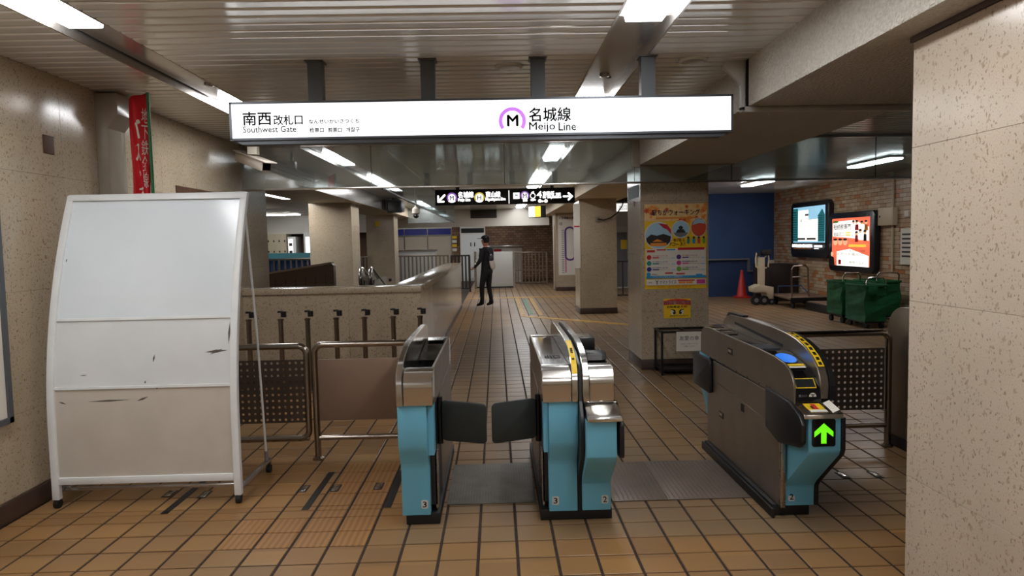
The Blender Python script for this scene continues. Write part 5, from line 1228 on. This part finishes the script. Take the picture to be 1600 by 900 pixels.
# teal banded railing in the room left of the stairs
tr = bars('bar_fence', 'teal topped bar fence in the room left of the stairs', -7.4, -3.95, 20.0, 1.27, .1, 22, 'fence', .022)
MB().box(-7.4, -3.95, 20.03, 20.1, 1.2, 1.42).build('teal_band', 'tealband', tr); MB().box(-7.4, -3.95, 20.2, 20.24, .1, 1.2).build('teal_backing', 'bluedark', tr)
wp = thing('white_panel', 'plain white standing panel behind the walking person', 'panel', (-.08, 24.0, 0)); MB().box(-.76, .60, 24.0, 24.06, .07, 1.28).build('board', 'grey_panel', wp, bevel=.01); MB().box(-.78, -.70, 23.97, 24.09, 0, 1.30).build('post', 'alu', wp); MB().box(.56, .63, 23.97, 24.09, 0, 1.30).build('post', 'alu', wp); MB().box(-.74, .58, 24.01, 24.05, .02, .07).build('foot_rail', 'black', wp)
ks = thing('counter', 'white counter kiosk behind the bar fence', 'counter', (.2, 27.4, 0)); MB().box(-.4, 1.0, 26.8, 28.2, 0, 1.38).build('body', 'bulkhead', ks, bevel=.01); MB().box(-.45, 1.05, 26.75, 28.25, 1.38, 1.50).build('top', 'alu', ks, bevel=.01); MB().box(-.1, .2, 26.74, 26.8, 1.22, 1.34).build('red_label', 'print_red', ks); MB().box(.3, .8, 26.74, 26.8, .2, 1.1).build('door', 'grey_panel', ks)
# wall of shutters, blue fascia, white cabinet
FYF = FAR-.02
sh = thing('shutter_front', 'cream shutters under a dark blue fascia at the far end', 'shutter', (-4.5, FYF, 0))
a, c = at(560, 356, Y=FYF), at(705, 356, Y=FYF); xm = [a.x, at(632, 360, Y=FYF).x, at(668, 360, Y=FYF).x, c.x]
for i in range(3):
    if i: pass
    MB().box(xm[i]+.02, xm[i+1]-.02, FYF-.06, FYF, 1.98, 2.24).build('fascia_panel', 'navyband', sh); MB().box(xm[i]+.02, xm[i+1]-.02, FYF-.04, FYF, 0, 1.92).build('shutter', 'shutter', sh); MB().box(xm[i]-.02, xm[i]+.02, FYF-.08, FYF, 0, 2.26).build('mullion', 'alu', sh)
MB().box(a.x, c.x+.02, FYF-.07, FYF, 1.92, 1.98).build('sill', 'alu', sh); MB().box(a.x, c.x+.02, FYF-.09, FYF, 2.24, 2.30).build('head', 'bulkhead', sh); MB().box(c.x-.02, c.x+.03, FYF-.08, FYF, 0, 2.26).build('mullion', 'alu', sh)
cbx = thing('wall_cabinet', 'white double door cabinet behind the walking person', 'cabinet', (-1, FYF, 0)); a, c = at(719, 356, Y=FYF), at(758, 356, Y=FYF)
MB().box(a.x, c.x, FYF-.3, FYF, 0, 2.28).build('body', 'bulkhead', cbx); MB().box(a.x+.05, c.x-.05, FYF-.305, FYF-.3, 2.02, 2.22).build('window', 'screen', cbx)
for i in range(2):
    x = a.x+.04+i*(c.x-a.x-.08)/2; d = MB().box(x+.005, x+(c.x-a.x-.08)/2-.005, FYF-.32, FYF-.3, .1, 1.95).build('door', 'white', cbx); hx = (a.x+c.x)/2+(-.1 if i == 0 else .06); MB().box(hx, hx+.04, FYF-.34, FYF-.32, 1.45, 1.62).build('handle', 'black', d)
sg2 = thing('wall_label_column', 'column of small cream labels on the brown brick strip', 'labels', (at(709, 370, Y=FYF).x, FYF, 1.2))
for k in range(4): q = at(710, 371+6.5*k, Y=FYF); MB().box(q.x-.12, q.x+.1, FYF-.03, FYF, q.z-.05, q.z+.06).build('label', 'paper' if k % 2 else 'yellow', sg2)
gw = thing('glass_counter', 'pale grey counter edge behind the brown bar fence', 'counter', (-3.0, 24.2, 0)); MB().box(-3.6, -2.1, 23.9, 24.3, 0, 1.36).build('body', 'grey_panel', gw, bevel=.01); MB().box(-3.65, -2.05, 23.85, 24.35, 1.36, 1.41).build('top', 'alu', gw)
# lockers and posters in the room left of the stairs
struct(MB().box(-9.2, -3.8, 23.4, 23.6, 0, 2.7).build('wall_left_room', 'brownwall')); struct(MB().box(-9.2, -3.8, 22.9, 23.1, 2.02, 2.66).build('trim_6', 'bulkhead'))
lk = thing('locker_unit', 'cream coin locker unit at the back of the left room', 'lockers', (-7.2, 23.0, 0)); a, c = at(425, 366, Y=22.8), at(447, 366, Y=22.8)
MB().box(a.x-.6, c.x, 22.8, 23.38, 0, a.z).build('body', 'cream', lk)
for r in range(6):
    for k in range(6):
        w_ = (c.x-a.x+.6)/6; x = a.x-.6+k*w_; z = a.z-.34*(r+1); 
        if z < .0: continue
        d = MB().box(x+.01, x+w_-.01, 22.785, 22.8, z+.015, z+.325).build('door', 'cream', lk); MB().box(x+w_*.6, x+w_*.6+.04, 22.775, 22.785, z+.08, z+.14).build('lock', 'black', d)
vm = thing('vending_machine', 'white lit vending machine at the back of the left room', 'vending machine', (-6.6, 23, 0)); a, c = at(449, 370, Y=22.8), at(462, 370, Y=22.8)
MB().box(a.x, c.x, 22.8, 23.38, 0, a.z).build('body', 'white', vm, bevel=.01); MB().box(a.x+.03, c.x-.1, 22.79, 22.8, .8, a.z-.08).build('display', 'lit_white', vm)
for k in range(4): MB().box(a.x+.05, c.x-.12, 22.785, 22.79, .9+k*.24, 1.0+k*.24).build('shelf_row', 'print_dark', vm)
dr = thing('lit_panel', 'tall pale lit panel beside the second left pillar', 'panel', (-5.9, 23, 0)); a, c = at(474, 363, Y=22.8), at(490, 363, Y=22.8); MB().box(a.x, c.x+.3, 22.8, 22.95, 0, a.z).build('frame', 'white', dr); MB().box(a.x+.06, c.x+.24, 22.795, 22.8, .1, a.z-.15).build('face', 'lit_white', dr)
# ---- escalator heads beyond the low wall
ep = thing('escalator', 'sloped brown escalator side panel behind the low wall', 'escalator', (-3.0, 11.2, 0))
a, b_ = at(428, 427, Y=11.2), at(521, 412, Y=11.2)
MB().prism([(a.x-.4, 0), (a.x-.4, a.z-.06), (b_.x-.03, b_.z), (b_.x, b_.z-.03), (b_.x, 0)], 'y', 11.2, 11.35).build('side_panel', 'escal', ep); MB().prism([(a.x-.4, a.z-.06), (b_.x-.03, b_.z), (b_.x-.03, b_.z+.03), (a.x-.4, a.z-.03)], 'y', 11.18, 11.37).build('handrail', 'tube', ep)
for k in range(8): x = a.x-.3+k*.16; MB().box(x, x+.006, 11.195, 11.2, .5, 1.05+k*.012).build('panel_joint', 'black', ep)
def newel(label, px, yy):
    q = at(px, 430, Y=yy); t = thing('escalator_handrail', label, 'handrail', (q.x, yy, 0)); c_ = .17; X = q.x
    pts = [(X, yy+1.6, .74)] + [(X, yy+.05+c_*math.cos(math.radians(al))*1.0-.05, 1.02+c_*math.sin(math.radians(al))) for al in range(60, 271, 15)] + [(X, yy+.4, .84)]
    MB().tube(pts, .035, 10).build('handrail_loop', 'chrome', t, smooth=True); pts2 = [(x_, y_+.0, z_-.0) for x_, y_, z_ in pts]
    MB().cyl((X-.02, yy, 1.02), (X+.02, yy, 1.02), .145, 24).build('newel_plate', 'chrome', t, smooth=True); MB().box(X-.02, X+.02, yy-.02, yy+1.5, 0, .98).build('balustrade', 'chrome', t)
    return t
newel('chrome escalator handrail end nearest the pillar', 566, 12.2); newel('chrome escalator handrail end nearest the bar fence', 581, 12.2)
# ---- yellow tactile guide lines and the green line on the floor
tg = thing('tactile_line', 'yellow tactile guide line crossing the far walkway', 'guide line', (0, 19.9, 0))
for k in range(16): MB().box(-.85+k*.3+.004, -.85+(k+1)*.3-.004, 19.75, 20.05, .0004, .004).build('tactile_tile', 'tactile', tg)
t2 = thing('tactile_line', 'yellow guide line slanting toward the pillars', 'guide line', (1.5, 13.9, 0))
pa, pb = Vector((.62, 14.75, .0022)), Vector((3.3, 12.1, .0022)); dd = (pb-pa).normalized(); 
for k in range(12): MB().obox(pa+dd*(.15+k*.31), dd, UZ.cross(dd), UZ, .15, .11, .0018).build('tactile_tile', 'tactile', t2)
t3 = thing('tactile_line', 'yellow guide line beside the green floor line', 'guide line', (.62, 17, 0))
for x in (.56, .94): MB().box(x-.05, x+.05, 14.8, 19.7, .0004, .003).build('tactile_strip', 'tactile', t3)
tag(MB().box(.71, .78, 15.2, 19.35, .0004, .003).build('floor_line', 'greenline'), 'narrow green line painted on the far floor', 'floor line')
# ---- glimpse between the pillars
gd = thing('far_door', 'white framed grey door seen in the gap between pillars', 'door', (3.9, 22.85, 0)); a, c = at(967, 350, Y=22.8), at(984, 350, Y=22.8)
MB().box(a.x-.3, c.x+.1, 22.8, 22.89, 0, 2.05).build('frame', 'white', gd); MB().box(a.x-.2, c.x-.1, 22.77, 22.8, .05, 1.85).build('leaf', 'print_grey', gd); MB().box(a.x+.05, a.x+.25, 22.76, 22.77, 1.3, 1.6).build('yellow_notice', 'yellow', gd)
bars('bar_fence', 'black bar fence in the gap between the two right pillars', 3.0, 4.4, 18.4, 1.06, .1, 9, 'fence_dark', .02)

# ================================================================== PERSON
pr = thing('person', 'person in black clothes and cap with a pale sling bag, seen from behind', 'person', (-.25, 17.25, 0))
fw = Vector((-.80, .60, 0)); rt_ = Vector((fw.y, -fw.x, 0))       # facing left and away
def B(r, f, z): return Vector((-.25, 17.25, 0))+rt_*r+fw*f+UZ*z
V, E_, Rr = [], [], []
def node(p, ra, par=None):
    V.append(tuple(p-Vector((-.25, 17.25, 0)))); Rr.append(ra); i = len(V)-1
    if par is not None: E_.append((par, i))
    return i
pel = node(B(0, 0, .95), (.155, .115)); sp = node(B(0, .01, 1.12), (.15, .11), pel); chs = node(B(0, 0, 1.30), (.17, .12), sp); nb_ = node(B(0, -.01, 1.44), (.11, .09), chs)
nk = node(B(0, .015, 1.50), (.055, .058), nb_); hd0 = node(B(0, .03, 1.57), (.072, .085), nk); hd1 = node(B(0, .03, 1.66), (.078, .098), hd0); node(B(0, .02, 1.735), (.06, .075), hd1)
for s_, hipf, kn, ft in ((-1, .0, .06, (.13, .10)), (1, 0, .02, (.12, -.08))):
    h_ = node(B(s_*.09, 0, .88), (.098, .10), pel); k_ = node(B(s_*.115, kn+.02, .50), (.068, .07), h_); a_ = node(B(s_*ft[0], ft[1]*.6, .10), (.046, .05), k_); hl = node(B(s_*ft[0], ft[1]*.6-.02, .045), (.045, .042), a_); node(B(s_*ft[0]*1.08, ft[1]*.6+.17, .035), (.042, .032), a_)
for s_ in (-1, 1):
    sh_ = node(B(s_*.18, -.01, 1.41), (.07, .07), nb_); el = node(B(s_*.27, .0 if s_ < 0 else .04, 1.15), (.052, .052), sh_); wr_ = node(B(s_*.23, .20 if s_ < 0 else .22, .99 if s_ < 0 else 1.02), (.036, .034), el); hn = node(B(s_*.22, .27, .965 if s_ < 0 else 1.0), (.034, .022), wr_)
me = bpy.data.meshes.new('body'); me.from_pydata(V, E_, []); bo = bpy.data.objects.new('body', me); COL.objects.link(bo)
skm = bo.modifiers.new('skin', 'SKIN'); skm.use_smooth_shade = True
for i, v in enumerate(me.skin_vertices[0].data): v.radius = Rr[i]; v.use_root = (i == 0)
sbm = bo.modifiers.new('sub', 'SUBSURF'); sbm.levels = 2; sbm.render_levels = 2
bpy.context.view_layer.update()
m2 = bpy.data.meshes.new_from_object(bo.evaluated_get(bpy.context.evaluated_depsgraph_get())); bpy.data.objects.remove(bo)
m2.materials.clear()
for mm in ('cloth', 'skin', 'rubber'): m2.materials.append(MT[mm])
hl_, hr_ = B(-.22, .27, .965)-Vector((-.25, 17.25, 0)), B(.22, .27, 1.0)-Vector((-.25, 17.25, 0))
for p in m2.polygons:
    c_ = p.center; p.use_smooth = True
    p.material_index = 1 if c_.z > 1.495 or (c_-hl_).length < .085 or (c_-hr_).length < .085 else (2 if c_.z < .085 else 0)
bd_ = bpy.data.objects.new('body', m2); COL.objects.link(bd_); bd_.parent = pr; WLOC[bd_.name] = Vector((-.25, 17.25, 0))
for hp in (B(-.22, .27, .965), B(.22, .27, 1.0)):
    for k in range(4):
        q = hp+rt_*(-.024+.016*k); ln = (.062, .072, .068, .054)[k]; MB().tube([q, q+fw*ln*.6-UZ*.015, q+fw*ln*.85-UZ*.045], .0085, 6).build('finger', 'skin', pr, smooth=True)
    MB().tube([hp-fw*.03, hp+fw*.01+UZ*.03, hp+fw*.045+UZ*.022], .0095, 6).build('thumb', 'skin', pr, smooth=True)
hc = B(0, .03, 1.665)
def ell(mb, c_, a, b__, c3, n=10, m_=16, z0=-1.):
    rws = []
    for i in range(n+1):
        ph_ = math.asin(z0)+(PI/2-math.asin(z0))*i/n; rws.append((math.cos(ph_), math.sin(ph_)))
    k0 = len(mb.v)
    for r_, z_ in rws: mb.v += [tuple(c_+rt_*(a*r_*math.cos(2*PI*q/m_))+fw*(b__*r_*math.sin(2*PI*q/m_))+UZ*(c3*z_)) for q in range(m_)]
    for i in range(n):
        for q in range(m_): z_ = (q+1) % m_; mb.f.append((k0+i*m_+q, k0+i*m_+z_, k0+(i+1)*m_+z_, k0+(i+1)*m_+q))
    return mb
ell(MB(), hc-fw*.022+UZ*.0, .088, .092, .125, z0=-.55).build('hair', 'hair', pr, smooth=True)
cp = ell(MB(), hc+UZ*.035, .098, .118, .088, z0=0.).build('cap', 'cloth', pr, smooth=True); mb = MB(); mb.obox(hc+fw*.15+UZ*.04, rt_, fw, UZ, .07, .05, .006); mb.build('cap_peak', 'cloth', cp, bevel=.004); MB().obox(hc+rt_*(-.07)-fw*.08+UZ*.075, rt_, fw, UZ, .02, .02, .014).build('cap_patch', 'print_grey', cp)
fc = hc+fw*.098-UZ*.03
MB().tube([fc+UZ*.03-fw*.006, fc+fw*.02-UZ*.012, fc-fw*.004-UZ*.02], .011, 6).build('nose', 'skin', pr, smooth=True)
for s_ in (-1, 1): ell(MB(), fc+rt_*(s_*.03)+UZ*.028-fw*.008, .011, .006, .006, 4, 8).build('eye', 'ink', pr); ell(MB(), hc+rt_*(s_*.082)-UZ*.03+fw*.005, .012, .022, .032, 5, 8).build('ear', 'skin', pr, smooth=True)
MB().obox(fc-UZ*.052-fw*.008, rt_, fw, UZ, .02, .006, .004).build('mouth', 'print_pink', pr)
ell(MB(), B(0, .0, .88), .178, .135, .12, 6, 18, -.6).build('shirt_hem', 'cloth', pr, smooth=True)
lp = B(-.275, .03, 1.22)
for k in range(3): q = B(-.285+.01*k, .02+.05*k, 1.24-.075*k); MB().obox(q+(-rt_)*.038-UZ*.0, fw, rt_, UZ, .018, .006, .024).build('sleeve_print', 'paper', pr)
bg = thing('sling_bag', 'pale and navy sling bag worn on the person\'s back', 'bag', tuple(B(.04, -.16, 1.05)))
bpth = B(.02, -.145, 1.14)
tilt = (UZ*.94-rt_*.34).normalized(); side = tilt.cross(fw).normalized()
def blob(name, m, c_, a, b__, h_):
    mb = MB(); n = 8; m_ = 12
    for i in range(n+1):
        t_ = -1+2*i/n; r_ = (1-abs(t_)**3)**.5 if abs(t_) < 1 else .05; r_ = max(r_, .05)
        mb.v += [tuple(c_+tilt*(h_*t_)+side*(a*r_*math.cos(2*PI*q/m_))+fw*(b__*r_*math.sin(2*PI*q/m_))) for q in range(m_)]
    for i in range(n):
        for q in range(m_): z_ = (q+1) % m_; mb.f.append((i*m_+q, i*m_+z_, (i+1)*m_+z_, (i+1)*m_+q))
    return mb.build(name, m, bg, smooth=True)
blob('pouch', 'bag_white', bpth-tilt*.07, .085, .055, .16); blob('flap', 'bag_navy', bpth+tilt*.08-fw*.006, .08, .055, .09)
MB().tube([bpth+tilt*.14, B(-.05, -.13, 1.36), B(-.09, -.09, 1.46), B(-.10, .02, 1.475), B(-.06, .13, 1.38)], .016, 6).build('strap', 'bag_navy', bg, smooth=True); MB().obox(bpth+tilt*.15-fw*.02, side, fw, tilt, .025, .01, .03).build('strap_tag', 'paper', bg)

bpy.data.objects.remove(_fo)
